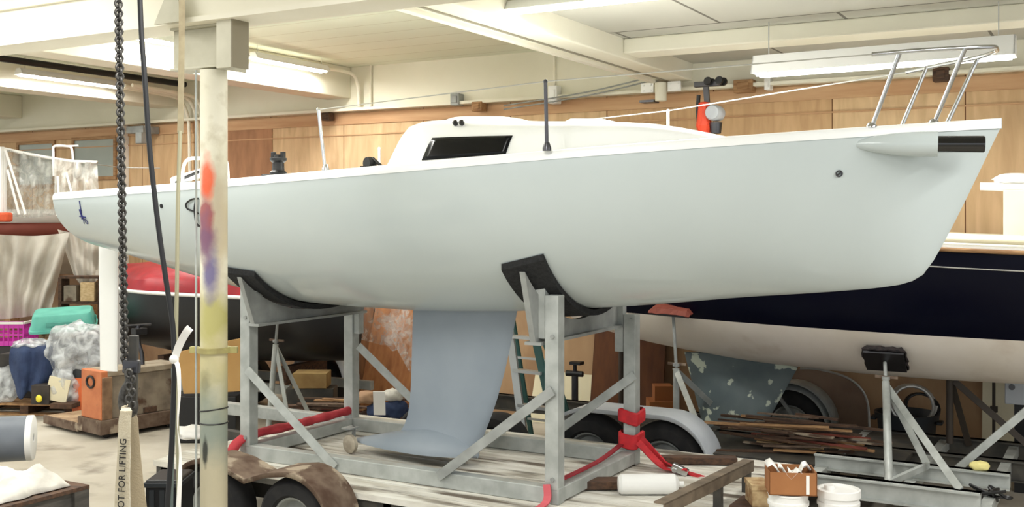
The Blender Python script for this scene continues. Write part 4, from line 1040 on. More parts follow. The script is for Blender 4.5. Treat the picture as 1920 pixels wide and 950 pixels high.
# ------------------------------------------------------------------ stepladder behind the keel
la = empty('stepladder', (at(975, 820, t=8.5).x, 8.5, 0), 'green and aluminium stepladder standing open behind the grey keel', 'stepladder')
lt = 8.35
f1b, f1t = at(992, 868, t=lt), at(953, 600, t=lt + .35)
f2b, f2t = at(1062, 872, t=lt - .05), at(993, 585, t=lt + .32)
f1b.z = f2b.z = 0
def ext(a, b, z): k = (z - a.z) / (b.z - a.z); return a + (b - a) * k
ZT = 1.62
q = MB(); q.bar(f1b, ext(f1b, f1t, ZT), .075, .028, (0, -1, 0)); q.build('side_rail', M['alu'], la)
q = MB(); q.bar(f2b, ext(f2b, f2t, ZT), .07, .028, (0, -1, 0)); q.build('side_rail', M['green_rail'], la)
for k in range(5):
    z = .28 + k * .30; q = MB(); q.bar(ext(f1b, f1t, z), ext(f2b, f2t, z), .08, .028); q.build('step', M['alu'], la)
r1b, r2b = f1b + V((-.35, .75, 0)), f2b + V((-.2, .75, 0))
for b_, t_ in ((r1b, ext(f1b, f1t, ZT)), (r2b, ext(f2b, f2t, ZT))):
    q = MB(); q.bar(b_, t_ + V((0, .08, -.03)), .045, .025, (0, -1, 0)); q.build('rear_leg', M['green_rail'], la)
for z in (.35, .95):
    q = MB(); q.bar(ext(r1b, ext(f1b, f1t, ZT), z), ext(r2b, ext(f2b, f2t, ZT), z), .02, .02); q.build('rear_brace', M['alu'], la)
q = MB(); q.box(ext(f1b, f1t, ZT).lerp(ext(f2b, f2t, ZT), .5) + V((0, .04, .01)), (.42, .18, .03)); q.build('top_cap', M['alu'], la, bevel=.006)
lean_board(1112, 1246, 1.40, WT - .16, mat('dark brown board', (104, 62, 34), .85, col2=(84, 50, 28), scale=3, stretch=(4, 4, .8)), 'dark brown board leaning on the wall between the jack post and the slim grey stand')
q = MB(); pts = [at(x, y, t=10.45) for x, y in ((1432, 700), (1500, 691), (1535, 693), (1585, 707), (1614, 729), (1627, 757), (1630, 800))]
pts = [V((pts[0].x, 10.45, .01))] + pts + [V((pts[-1].x, 10.45, .01))]
q.prism(pts[::-1], (0, .02, 0)); tag(q.build('curved_panel', mat('dull brown panel', (142, 118, 98), .8, col2=(118, 94, 76), scale=2), bevel=.003), 'dull brown panel with a rounded corner standing inside the arch of the white hose', 'panel')
# slim dark jack post in front of the low cream board
jp = at(1078, 790, t=9.9)
o = empty('jack_post', (jp.x, 9.9, 0), 'slim dark screw jack post standing in front of the low cream board', 'jack')
q = MB(); q.cyl((jp.x, 9.9, 0), (jp.x, 9.9, at(1078, 695, t=9.9).z), .035, 14); q.lathe([(.11, 0), (.11, .012), (.05, .02)], (jp.x, 9.9, 0), (0, 0, 1), 16); q.build('post', M['dark_steel'], o, smooth=2)
q = MB(); zz = at(1078, 700, t=9.9).z; q.cyl((jp.x - .09, 9.88, zz), (jp.x + .09, 9.9, zz), .03, 12); q.cyl((jp.x, 9.9, zz), (jp.x, 9.9, zz + .1), .02, 10); q.box((jp.x + .02, 9.9, zz + .11), (.12, .1, .03)); q.build('jack_head', M['black'], o, smooth=2)
# second dark pipe at the brown wall
q = MB(); xx = at(1165, 700, t=10.3).x; q.cyl((xx, 10.3, 0), (xx, 10.3, 1.25), .03, 12); q.lathe([(.1, 0), (.1, .015)], (xx, 10.3, 0), (0, 0, 1), 16); tag(q.build('steel_post', dk, smooth=2), 'dark steel post by the wall between the jack post and the slim grey stand', 'post')
# brown carton behind slim stand
c_, s_ = cbox(1228, 1262, 724, 752, 10.7, .2); c_.z -= .0
q = MB(); q.box(c_, s_, (0, 0, YAW)); q.box((c_.x, c_.y, (c_.z - s_[2]/2) / 2), (.3, .3, c_.z - s_[2]/2), (0, 0, YAW)); tag(q.build('carton', mat('orange brown card', (150, 92, 48), .9)), 'orange brown carton stack near the wall behind the slim grey stand', 'carton')

# ------------------------------------------------------------------ left: black boat with the red cover
RB, RT = -8.9, 9.25
rbt = empty('dinghy', (RB, RT, .5), 'small black-hulled boat under a red cover behind the painted column', 'boat')
f_rb = interp([-1.85, -1.5, -.8, 0, .8, 1.4, 1.7], [.10, .40, .62, .66, .62, .45, .15])
q = MB(); rows = []
zr = 1.42
for i in range(25):
    x = -1.85 + 3.55 * i / 24; b = f_rb(x); r = []
    for k in range(17):
        a = PI * k / 16; zz = zr - (.80 - .12*abs(x)/1.85) * math.sin(a) ** .7
        r.append(V((RB + x, RT - b * math.cos(a), zz)))
    rows.append(r)
g = q.grid(rows); q.bm.faces.new(g[0]); q.bm.faces.new(g[-1]); q.build('hull', M['black_hull'], rbt, smooth=2)
q = MB(); rows = []
for i in range(25):
    x = -1.85 + 3.55 * i / 24; b = f_rb(x) + .015; r = []
    for k in range(13):
        a = PI * k / 12; r.append(V((RB + x, RT - b * math.cos(a), zr + .02 + .36 * math.sin(a) ** .8 * (1 - .25 * abs(x) / 1.85) + .03 * NZ.noise(V((x * 3, k * .6, 1))))))
    rows.append(r)
g = q.grid(rows); q.bm.faces.new(g[0]); q.bm.faces.new(g[-1]); q.build('cover', M['red_gloss'], rbt, smooth=2)
for sg in (-1, 1):
    q = MB(); q.tube([V((RB - 1.85 + 3.55*i/24, RT + sg * (f_rb(-1.85 + 3.55*i/24) + .012), zr)) for i in range(25)], .022, 8); q.build('gunwale', M['fixture_white'], rbt, smooth=True)
# its trailer
o = empty('dinghy_trailer', (RB, RT, 0), 'low trailer with a rounded grey fender under the black-hulled boat', 'trailer')
wX = at(350, 735, t=8.8).x
wheel((wX, 8.85, .29), .29, .18, o)
q = MB(); rows = []
for k in range(17):
    a = PI * k / 16; rows.append([V((wX + .37*math.cos(a), y, .32 + .37*math.sin(a))) for y in (8.69, 8.97)] + [V((wX + .37*math.cos(a), 8.97, .1))])
for k in range(17):
    a = PI * k / 16
q.grid([r[:2] for r in rows]); q.prism([V((wX + .37*math.cos(PI*k/16), 8.69, .32 + .37*math.sin(PI*k/16))) for k in range(17)], (0, .006, 0)); q.build('fender', M['fender_grey'], o, smooth=2)
for y in (9.0, 9.7):
    q = MB(); q.box2((RB - .8, y - .03, .34), (RB + 1.6, y + .03, .44)); q.build('trailer_rail', M['galv_dull'], o)
for x in (-1.0, .9):
    q = MB(); q.box2((RB + x - .05, 9.0, .44), (RB + x + .05, 9.7, .64)); q.build('bunk', M['wood_dark'], o)
wheel((wX, 9.85, .29), .29, .18, o)
q = MB(); q.box2((wX - .03, 8.85, .26), (wX + .03, 9.85, .32)); q.build('axle', M['dark_paint'], o)
# stand with pale legs under the white hull, and the fender arch beyond it
ap4 = at(517, 645, t=8.05)
stand(ap4, [V((ap4.x - .09, 8.02, 0)), V((ap4.x + .28, 8.0, 0)), V((ap4.x + .38, 8.35, 0))], ap4 + V((.03, 0, .28)), ap4 + V((.03, 0, .32)), (0, -.2, 1), 'light grey tripod stand between the two cradle posts near the black boat', pad=(.2, .2, .03), foot_w=.045)
wB = at(603, 735, t=9.9)
o = empty('trailer_wheel', (wB.x, 9.9, 0), 'grey wheel fender and dark tyre near the wall below the white hull', 'wheel')
wheel((wB.x, 9.95, .3), .3, .2, o)
q = MB(); q.grid([[V((wB.x + .40*math.cos(PI*k/16), y, .32 + .43*math.sin(PI*k/16))) for k in range(17)] for y in (9.8, 10.12)]); q.build('fender', M['fender_grey'], o, smooth=2, solid=.008)
c_, s_ = cbox(548, 612, 700, 728, 11.2, .3); 
q = MB(); q.box(c_, s_, (0, 0, YAW)); q.box((c_.x, c_.y, c_.z + s_[2]/2 - .01), (s_[0]*.95, .03, .024), (0, 0, YAW)); tag(q.build('carton', mat('yellowed card', (158, 132, 84), .9, col2=(140, 112, 70), scale=8), bevel=.004), 'flat yellowed carton behind the legs of the pale tripod stand', 'carton')
q = MB(); q.box((c_.x, c_.y, (c_.z - s_[2]/2) / 2 - .002), (.5, .28, c_.z - s_[2]/2 - .004), (0, 0, YAW)); tag(q.build('crate', M['dark_paint'], bevel=.006), 'dark crate under the flat yellowed carton', 'crate')
# brown plywood sheets leaning on the wall behind the far cradle post
q = MB(); a_, b_ = at(604, 700, t=10.2).x, at(800, 700, t=10.2).x
lean_board(598, 690, 1.75, 10.45, M['ply_brown'], 'dark brown plywood sheet leaning on the wall behind the clear plastic', 'plywood_sheet')
lean_board(682, 800, 1.72, 10.3, mat('warm brown plywood', (168, 112, 66), .8, col2=(142, 90, 50), scale=3, stretch=(5, 5, .8)), 'warm brown plywood sheet leaning behind the grey keel', 'plywood_sheet')
q = MB(); q.bar(at(560, 600, t=10.35), V((at(590, 700, t=10.3).x, 10.3, .02)), .02, .02); q.bar(at(585, 600, t=10.35), V((at(540, 700, t=10.3).x, 10.3, .02)), .02, .02); q.bar(at(548, 615, t=10.35), at(612, 615, t=10.35), .05, .03); tag(q.build('trestle', M['dark_steel']), 'thin dark steel trestle crossing in front of the shadowed wall', 'trestle')
# clear plastic hanging
q = MB(); rows = []
for i in range(25):
    u = i / 24; r = []
    for j in range(13):
        v = j / 12; px = 565 + 205 * u; top = 560; low = 598 + 62 * (u ** .8)
        if u > .8: low = 660 - (u - .8) * 60
        p = at(px, top + (low - top) * v, t=10.06 + .07 * math.sin(u * 17 + v * 2) + .05 * math.sin(u * 31)); r.append(p)
    rows.append(r)
q.grid(rows); tag(q.build('plastic_sheet', M['film_clear'], smooth=True), 'clear crinkled plastic sheet hanging behind the far cradle post', 'plastic sheet')
q = MB(); rows = []
for i in range(7):
    u = i / 6; rows.append([at(745 + 40*u - 30*(1-u)*v/10, 575 + (600 - 415*0 - 575 + 130*u)*v/10 * (1.0), t=9.6 + .05*math.sin(u*9)) for v in range(11)])
q.grid(rows); tag(q.build('plastic_sheet', M['film_clear'], smooth=True), 'narrow strip of clear plastic hanging beside the grey keel', 'plastic sheet')
# rubbish by the far rail: scrap timber and rags
cs = at(660, 775, t=8.55)
SN_ = ['tan', 'pale', 'dark', 'rusty', 'reddish']
for o, mi, k in strip_pile(20, (cs.x - .1, 8.6, 0), (.55, .3), .30, .3, .75, .2, '', None, name='timber_scrap', zstep=.008, wmin=.05, wmax=.09):
    tag(o, '%s scrap of timber in the heap between the far cradle post and the grey keel' % SN_[mi], 'timber scrap', 'timber scraps heaped beyond the cradle')
q = MB(); q.box2((cs.x - .75, 8.2, .1), (cs.x + .75, 9.0, .27)); 
for k in range(6): q.box2((cs.x - .75, 8.22 + k*.135, .27), (cs.x + .75, 8.32 + k*.135, .298))
for k in range(3): q.box2((cs.x - .72 + k*.68, 8.2, 0), (cs.x - .64 + k*.68, 9.0, .1))
tag(q.build('pallet', M['wood_dark']), 'low timber pallet under the scrap heap beyond the cradle', 'pallet')
for px, py, sz, m_, lab in ((712, 768, (.26, .2, .16), M['navy_cloth'], 'dark blue rag in the scrap heap beside the grey keel'), (742, 762, (.24, .2, .2), M['navy_cloth'], 'dark blue rag nearest the grey keel on the scrap heap'), (738, 738, (.2, .15, .13), M['cloth_white'], 'white rag on top of the dark blue rags'), (688, 742, (.22, .18, .13), mat('tan rag', (176, 142, 112), .9), 'tan rag in the scrap heap by the far cradle post')):
    p = at(px, py, t=8.35); q = heap((p.x, p.y, max(p.z - sz[2]*.5, .30)), sz, .35, 2.5, 3, px); tag(q.build('rag', m_, smooth=True), lab, 'rag')
c_, s_ = cbox(700, 722, 728, 775, 9.4, .015); q = MB(); q.box((c_.x, c_.y, c_.z - .02), s_, (.25, 0, YAW)); tag(q.build('card_sheet', M['paper']), 'white card standing in the scrap heap among the blue rags', 'card')
# pale rubbish at the front end of the flatbed
p = at(362, 842, z=.0); p = at(362, 848, t=6.35)
q = heap((p.x, p.y, DZ + .0), (.34, .26, .10), .4, 3, 3, 33); tag(q.build('crumpled_paper', M['paper'], smooth=True), 'crumpled pale paper heap behind the column at the flatbed end', 'paper')
# ------------------------------------------------------------------ fluorescent fixtures
def fixture(a, b, w_, h_, lab, tubes=2, drop=None, shade=True):
    a = V(a); b = V(b); d = (b - a).normalized(); side = d.cross(V((0, 0, 1))).normalized()
    o = empty('fluorescent_light', ((a.x + b.x) / 2, (a.y + b.y) / 2, a.z), lab, 'light')
    q = MB(); up = V((0, 0, 1)); prof = [(-w_/2, 0), (-w_*.22, h_), (w_*.22, h_), (w_/2, 0), (w_/2 - .006, -.004), (w_*.2, h_ - .012), (-w_*.2, h_ - .012), (-w_/2 + .006, -.004)]
    rr = [[p + side * x + up * z for x, z in prof] for p in (a, b)]
    g = q.grid(rr, close=True); 
    for e in (a, b):
        q.prism([e + side * x + up * z for x, z in prof[:4]], d * (.01 if e is a else -.01))
    q.build('fixture_housing', M['fixture_white'], o)
    for k in range(tubes):
        off = side * ((k - (tubes - 1) / 2) * w_ * .42) + up * (-.006)
        q = MB(); q.cyl(a + d * .03 + off, b - d * .03 + off, .018, 12); q.build('tube', M['tube_light'], o, smooth=True)
    if drop:
        for u in (.06, .94):
            p = a.lerp(b, u) + up * h_; q = MB(); q.cyl(p, (p.x, p.y, drop), .005, 6); q.build('hanger', M['wire'], o)
    return o
lz = at(470, 106, s=-8.2).z
fixture((-8.18, 8.72, HC + 1.72), (-8.18, 9.95, HC + 1.72), .16, .07, 'lit strip light beside the white roof beam, end showing past the column head', drop=CL)
fixture((-8.18, 7.0, HC + 1.72), (-8.18, 8.6, HC + 1.72), .16, .07, 'lit strip light half hidden behind the column head', drop=CL)
fixture((-11.15, 8.0, HC + 1.66), (-11.15, 9.5, HC + 1.66), .16, .07, 'lit strip light on the roof beam beyond the hoist chain, farthest from the white boat', drop=CL)
fixture(at(1415, 140, t=8.7), at(1905, 104, t=8.7), .24, .15, 'long hanging strip light with a white reflector behind the bow pulpit', drop=CR)
fa = at(955, 21, z=HC + 1.50); fixture(fa, fa + V((1.25, 0, 0)), .17, .07, 'lit strip light against the grey ceiling beside the long roof beam', drop=CR)
# conduits and little fittings under the roof
def pipe(pts, r, name, lab, m=None, cat='conduit', n=6):
    q = MB(); q.tube(curve_pts(pts, n), r, 10); return tag(q.build(name, m or M['cream'], smooth=2), lab, cat)
yw = WT - .1
pipe([V((-8.2, 9.95, HC + 1.76)), V((-8.2, 10.3, HC + 1.77)), V((-8.2, 10.52, HC + 1.74)), V((-8.2, 10.6, HC + 1.62)), V((-8.2, 10.62, HC + 1.45)), V((-8.2, 10.62, PT + .04))], .022, 'conduit', 'white conduit bending down the wall from the end of the strip light')
pipe([V((-8.05, 10.66, CL)), V((-8.05, 10.66, HC + 1.7)), V((-8.05, 10.66, PT + .04))], .016, 'conduit', 'thin straight white conduit beside the bent one at the white wall')
for k, (dx, lab) in enumerate(((0, 'outer bent cream conduit beside the painted column'), (.16, 'middle bent cream conduit beside the painted column'), (.30, 'inner bent cream conduit beside the painted column'))):
    x = -11.15 + dx
    pipe([V((x, 9.4, HC + 1.66)), V((x, 10.1, HC + 1.64)), V((x, 10.45, HC + 1.6)), V((x, 10.6, HC + 1.42)), V((x, 10.64, HC + 1.2)), V((x, 10.66, HC + .4 - .3*k))], .024, 'conduit', lab)
pipe([V((-11.08, 5.0, HC + 1.80)), V((-11.08, 8, HC + 1.80)), V((-11.08, 10.5, HC + 1.80))], .04, 'shadow_band', 'black bar standing in for the shadowed gap above the farthest strip light', M['black'], 'shadow band')  # black tube added to paint the shadowed gap over the light
a_, b_ = at(1037, 100, t=yw), at(1037, 186, t=yw)
pipe([V((a_.x, yw + .03, CL)), V((a_.x, yw + .03, b_.z + .06))], .018, 'conduit', 'white conduit running down to the switch behind the front stanchion')
def wallbox(px, py, sx, sz, m, lab, name='outlet_box'):
    p = at(px, py, t=WT - .12); q = MB(); q.box((p.x, WT - .12, p.z), (sx, .12, sz)); q.box((p.x, WT - .185, p.z), (sx*.6, .02, sz*.6)); return tag(q.build(name, m, bevel=.008), lab, 'wall fitting')
wallbox(1040, 178, .11, .2, M['fixture_white'], 'white switch box on the wall behind the front stanchion')
wallbox(857, 187, .12, .14, M['galv_dull'], 'grey outlet box on the white wall above the cabin')
wallbox(898, 200, .14, .11, M['wood'], 'brown bracket block at the top of the plywood above the cabin roof', 'bracket_block')
wallbox(615, 219, .12, .10, M['wood_dark'], 'brown bracket block at the top of the plywood near the aft stanchion', 'bracket_block')
wallbox(1396, 162, .2, .13, M['wood'], 'brown bracket block at the top of the plywood beside the orange hoist', 'bracket_block')
wallbox(1765, 140, .14, .13, M['wood_dark'], 'brown bracket block at the top of the plywood behind the pulpit', 'bracket_block')
wallbox(1441, 158, .06, .12, M['fixture_white'], 'small white fitting on the wall below the end of the hanging light')
for k, (y0, y1, lab) in enumerate(((198, 143, 'upper thin cable sagging along the white wall above the cabin'), (205, 150, 'lower thin cable sagging along the white wall above the cabin'))):
    pipe([at(945, y0, t=WT - .2), at(1100, (y0 + y1) / 2 + 2, t=WT - .2), at(1225, y1, t=WT - .2)], .008, 'cable', lab, M['galv_dull'], 'cable')
# white post on the back wall beyond the chain
p = at(226, 235, t=WT - .1); q = MB(); q.box2((p.x - .06, WT - .1, 0), (p.x + .06, WT, p.z)); tag(q.build('timber_post', M['fixture_white'], bevel=.006), 'white painted post on the back wall just beyond the hoist chain', 'post')
p = at(255, 243, t=WT - .3); q = MB(); q.box((p.x, WT - .18, p.z), (.34, .3, .10)); q.box((p.x + .1, WT - .3, p.z - .12), (.12, .1, .16)); tag(q.build('hose_bracket', M['galv_dull'], bevel=.01), 'grey bracket on the back wall beside the black cable', 'bracket')

# orange chain hoist on the back of the bay
hp = at(1322, 200, t=9.6)
ho = empty('chain_hoist', (hp.x, 9.6, at(1322, 250, t=9.6).z), 'orange chain hoist with a grey motor hanging near the plywood beyond the bow', 'hoist')
zt_, z1_, z2_ = at(1322, 150, t=9.6).z, at(1322, 196, t=9.6).z, at(1322, 252, t=9.6).z
tb = at(1335, 157, t=9.6)
q = MB(); q.box((tb.x - .04, 9.6, tb.z), (.26, .05, .05)); trl = q.build('trolley', M['dark_steel'], ho, bevel=.006)
for dx, dy in ((-.02, -.06), (.09, -.06), (-.02, .06), (.09, .06)):
    q = MB(); q.lathe([(0, -.02), (.034, -.02), (.04, 0), (.034, .02), (0, .02)], (tb.x + dx, 9.6 + dy, tb.z + .02), (0, 1, 0), 16); q.build('trolley_wheel', M['black'], trl, smooth=2)
q = MB(); q.bar((tb.x - .06, 9.6, tb.z), (hp.x + .02, 9.6, z1_ + .02), .05, .03); q.build('suspension_hook', M['dark_steel'], ho)
q = MB(); q.lathe([(0, z1_ + .03), (.05, z1_ + .02), (.06, z1_ - .08), (.075, z2_ + .08), (.05, z2_ + .0), (0, z2_)], (hp.x - .01, 9.6, 0), (0, 0, 1), 10); q.build('hoist_body', M['hoist_red'], ho, bevel=.01)
q = MB(); p = at(1341, 212, t=9.6); q.lathe([(0, -.1), (.062, -.1), (.075, -.07), (.075, .07), (.06, .1), (0, .1)], p, (0, 1, 0), 20); q.build('motor', M['fender_grey'], ho, smooth=2)
q = MB(); p = at(1342, 240, t=9.6); q.lathe([(.0, -.06), (.05, -.05), (.062, .05), (.056, .05), (.0, .03)], p, (0, 0, 1), 12); q.build('chain_bag', M['dark_steel'], ho, smooth=2)
q = MB(); p = at(1310, 190, t=9.6); q.tube([p + V((0, 0, .06)), p + V((-.01, 0, -.06)), p + V((.0, 0, -.25))], .02, 8); q.build('control_cable', M['black'], ho)

# ------------------------------------------------------------------ foreground chain, sling and cables
CY = 4.0
def link_chain(pa, pb, pitch, r, wire, m, name, lab):
    n = int((pb - pa).length / pitch); d = (pb - pa).normalized(); q = MB()
    e1 = d.cross(V((SN, -CS, 0)) if abs(d.z) > .5 else V((0, 0, 1))).normalized(); e2 = d.cross(e1).normalized()
    for k in range(n):
        c_ = pa + d * pitch * (k + .5); e = (e1 + e2).normalized() if k % 2 else (e1 - e2).normalized(); L_ = pitch * .78
        pts = [c_ + d * (L_ * math.sin(2*PI*j/8) ) + e * r * math.cos(2*PI*j/8) for j in range(8)]
        q.tube(pts, wire, 5, close=True)
    return tag(q.build(name, m, smooth=True), lab, 'chain')
ca, cb = at(223, -150, Y=CY), at(234, 690, Y=CY)
ca.z = min(ca.z, CL - .02)
ctop = at(222, 0, Y=CY); dirc = (ctop - cb).normalized(); ctop = cb + dirc * ((CL - .08 - cb.z) / dirc.z)
link_chain(ctop, cb, .0170, .0135, .0056, M['chain'], 'hoist_chain', 'dark steel hoist chain hanging from the roof past the stern of the white boat')
# load hook block
hk = empty('hook_block', at(247, 790, Y=CY), 'blackened steel hook block hanging on the hoist chain above the beige sling', 'hook')
p0, p1 = at(251, 628, Y=CY + .05), at(247, 795, Y=CY + .05)
q = MB(); q.bar(p0, p1, .036, .02, (SN, -CS, 0)); q.build('block_plate', M['dark_paint'], hk, bevel=.004)
q = MB(); q.bar(at(232, 686, Y=CY), at(262, 688, Y=CY), .035, .05); q.build('block_collar', M['dark_steel'], hk, bevel=.006)
q = MB(); q.tube(curve_pts([at(240, 690, Y=CY - .02), at(242, 715, Y=CY - .02), at(232, 735, Y=CY - .02), at(230, 760, Y=CY - .02), at(240, 776, Y=CY - .02), at(252, 768, Y=CY - .02), at(252, 752, Y=CY - .02)], 6), [.016]*30 + [.013]*7, 10); q.build('hook', M['chain'], hk, smooth=2)
q = MB()
for k in range(6): 
    c_ = at(242 + (k % 2) * 6, 700 + k * 12, Y=CY - .05); q.tube([c_ + V((.011*math.cos(a)*CS, .011*math.cos(a)*SN, .015*math.sin(a))) for a in [2*PI*j/10 for j in range(10)]], .0055, 5, close=True)
q.build('loose_chain', M['chain'], hk, smooth=True)
# lifting sling with printed warning
sg_ = empty('lifting_sling', at(240, 945, Y=CY), 'beige webbing sling with black lettering hanging from the hook block', 'sling')
fw = V((SN, -CS, 0))     # towards the viewer
def wide_ribbon(rows_px, Y0, th, m, name, parent):
    q = MB(); rows = []
    for (xa, xb, y, dY) in rows_px:
        l = at(xa, y, Y=Y0 + dY); r = at(xb, y, Y=Y0 + dY); rows.append([l, l.lerp(r, .5) + fw * .006, r, r - fw * th, l - fw * th])
    g = q.grid(rows, close=True); q.bm.faces.new(g[0]); q.bm.faces.new(g[-1]); return q.build(name, m, parent, smooth=2)
f_leg = wide_ribbon([(229, 243, 764, -.06), (225, 247, 770, -.075), (222, 245, 790, -.07), (220, 243, 850, -.06), (216, 242, 910, -.05), (213, 243, 1000, -.04), (208, 243, 1100, -.03)], CY, .004, M['webbing_tan'], 'sling_leg', sg_)
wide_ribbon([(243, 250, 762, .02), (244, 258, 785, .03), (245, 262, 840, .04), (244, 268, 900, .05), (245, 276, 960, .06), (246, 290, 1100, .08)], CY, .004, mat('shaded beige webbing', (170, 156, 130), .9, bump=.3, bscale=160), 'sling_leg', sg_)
q = MB(); q.tube([at(230, 765, Y=CY - .06), at(238, 760, Y=CY - .0), at(247, 764, Y=CY + .03)], .007, 8); q.build('sling_eye', M['webbing_tan'], sg_, smooth=2)
tp = at(230.5, 893, Y=CY - .0635); up_ = (at(233.5, 800, Y=CY - .0785) - at(226.5, 1010, Y=CY - .0535)).normalized(); rt = up_.cross(fw).normalized()
# text runs up the webbing: its x axis is the webbing's up, its y axis points to the viewer's other side
xax = up_; nrm = fw; yax = nrm.cross(xax).normalized(); nrm = xax.cross(yax)
tp = tp + fw * .0065
mt_ = Matrix(((xax.x, yax.x, nrm.x, tp.x), (xax.y, yax.y, nrm.y, tp.y), (xax.z, yax.z, nrm.z, tp.z), (0, 0, 0, 1)))
text_mesh('printed_lettering', 'NOT FOR LIFTING', .0345, mt_, M['ink'], f_leg, extrude=.0012, spacing=1.02)
# black cable
pts = [at(x, y, Y=4.3) for x, y in ((261, -40), (265, 60), (271, 140), (279, 260), (288, 350), (299, 440), (312, 530), (324, 610), (327, 680), (325, 750), (321, 850), (313, 960), (308, 1100))]
q = MB(); q.tube([V((pts[0].x, pts[0].y, CL))] + curve_pts(pts, 4), .0105, 10); tag(q.build('power_cable', M['rope_black'], smooth=2), 'thick black cable hanging from the roof between the chain and the column', 'cable')
q = MB(); q.tube(curve_pts([at(x, y, Y=4.36) for x, y in ((325, 690), (326, 760), (323, 850), (320, 960), (318, 1100))], 5), .009, 8); tag(q.build('signal_cable', mat('grey green cable', (96, 108, 104), .6), smooth=2), 'grey green cable hanging beside the lower end of the black cable', 'cable')
# tan strap over the column head and the cord below it
w1 = V((CS, SN, 0)) * .024
o = ribbon([V((at(341, 0, Y=4.5).x, at(341, 0, Y=4.5).y, CL)), at(341, 10, Y=4.5), at(340, 130, Y=4.5), at(338, 250, Y=4.5)], w1, .006, mat('khaki webbing', (150, 140, 112), .85, col2=(134, 122, 96), scale=20), 'web_strap', 'flat khaki webbing strap hanging in front of the column head', 'strap')
q = MB(); q.tube(curve_pts([at(x, y, Y=4.5) for x, y in ((338, 245), (335, 330), (333, 420), (332, 520), (330, 640), (331, 760), (334, 860), (336, 1000))], 5), .0085, 8); tag(q.build('cord', mat('olive cord', (150, 146, 120), .8), smooth=2), 'olive cord hanging below the khaki strap beside the column', 'cord')
# white rag and tape tied on the cable
kn = at(327, 673, Y=4.24); o = empty('rag_tie', kn, 'white rag knotted round the black cable near the column', 'rag')
q = MB(); q.ball(kn, .019, 1, 1, 1, 2, .08); q.build('knot', M['paper'], o, smooth=True)
ribbon_part([kn, at(337, 645, Y=4.22), at(350, 622, Y=4.2), at(357, 614, Y=4.2)], V((CS, SN, -.6)) * .026, .004, M['paper'], 'rag_end', o, twist=.4)
ribbon_part([kn, at(334, 690, Y=4.22), at(336, 740, Y=4.2), at(333, 800, Y=4.2), at(338, 850, Y=4.22), at(337, 900, Y=4.2), at(334, 960, Y=4.2)], V((CS, SN, .0)) * .020, .003, M['paper'], 'rag_end', o, twist=2.5)

# ------------------------------------------------------------------ bench with the grey roll and canvas
bt = .884
bx0, bx1, by0, by1 = -6.3, -4.73, 2.6, 3.80
bn_ = empty('slatted_crate', ((bx0 + bx1)/2, (by0 + by1)/2, 0), 'large dark slatted crate under the crumpled white canvas', 'crate')
cm = mat('dark crate boards', (58, 56, 52), .8, col2=(84, 80, 74), scale=6, stretch=(1, 1, 6))
for k in range(6):
    q = MB(); z0 = .03 + k * .145; q.box2((bx1 - .02, by0, z0), (bx1, by1, z0 + .12)); q.box2((bx0, by1 - .02, z0), (bx1, by1, z0 + .12)); q.box2((bx0, by0, z0), (bx1, by0 + .02, z0 + .12)); q.box2((bx0, by0, z0), (bx0 + .02, by1, z0 + .12)); q.build('crate_slat', cm, bn_, bevel=.003)
for x, y in ((bx1 + .004, by0 + .05), (bx1 + .004, (by0 + by1)/2), (bx1 + .004, by1 - .05), (bx0 + .05, by1)):
    q = MB(); q.box2((x - .02, y - .045, 0), (x + .02, y + .045, bt - .02)); q.build('crate_post', cm, bn_)
q = MB(); q.box2((bx0, by0, bt - .02), (bx1 + .02, by1, bt)); q.build('crate_lid', M['wood_dark'], bn_)
q = MB(); NXc, NYc = 46, 40; rows = []
cA, cB = at(-60, 905, z=bt + .06), at(132, 900, z=bt + .06)
ctr = V((-5.26, 3.36, bt))
for i in range(NXc + 1):
    r = []
    for j in range(NYc + 1):
        u, v = i / NXc * 2 - 1, j / NYc * 2 - 1
        rr = min(1, math.hypot(u, v)); 
        p = V((ctr.x + u * .50, ctr.y + v * .36, 0))
        f = max(0, 1 - max(abs(u), abs(v)) ** 4)
        z = .006 + f * (.095 + .05 * NZ.noise(V((u * 2.2, v * 2.6, .3))) + .06 * abs(NZ.noise(V((u * 5 + 2, v * 6, 1.3)))) + .03 * math.sin(7 * u + 4 * v + 3 * NZ.noise(V((u, v, 0)) * 2)))
        r.append(p + V((.03 * NZ.noise(V((u * 3, v * 3, 5))), .03 * NZ.noise(V((u * 3, v * 3, 9))), bt + max(z, .006))))
    rows.append(r)
q.grid(rows); tag(q.build('canvas_tarp', M['cloth_white'], smooth=True, solid=.006), 'crumpled white canvas heaped on the large dark crate', 'canvas')
# roll behind it on the crate
rc1 = at(62, 820, Y=6.2); rr_ = .128; rc0 = rc1 - V((CS*.93 - SN*.27, SN*.93 + CS*.27, 0)).normalized() * .75
d_ = (rc1 - rc0); d_.z = 0; d_.normalize(); rc0.z = rc1.z
o = empty('vinyl_roll', (rc1.x, rc1.y, rc1.z - rr_), 'thick grey roll of vinyl lying on the dark crate behind the white canvas', 'roll')
q = MB(); q.lathe([(rr_*.35, 0), (rr_, 0), (rr_, (rc1 - rc0).length), (rr_*.35, (rc1 - rc0).length)], rc0, d_, 36); q.build('roll_body', M['grey_vinyl'], o, smooth=2)
q = MB(); e = (rc1 - rc0).length; q.lathe([(rr_*.2, e - .02), (rr_*.2, e + .004), (rr_*.97, e + .006), (rr_*1.012, e + .002), (rr_*1.012, e - .03)], rc0, d_, 36, cap=False); q.build('roll_end', M['paper'], o, smooth=2)
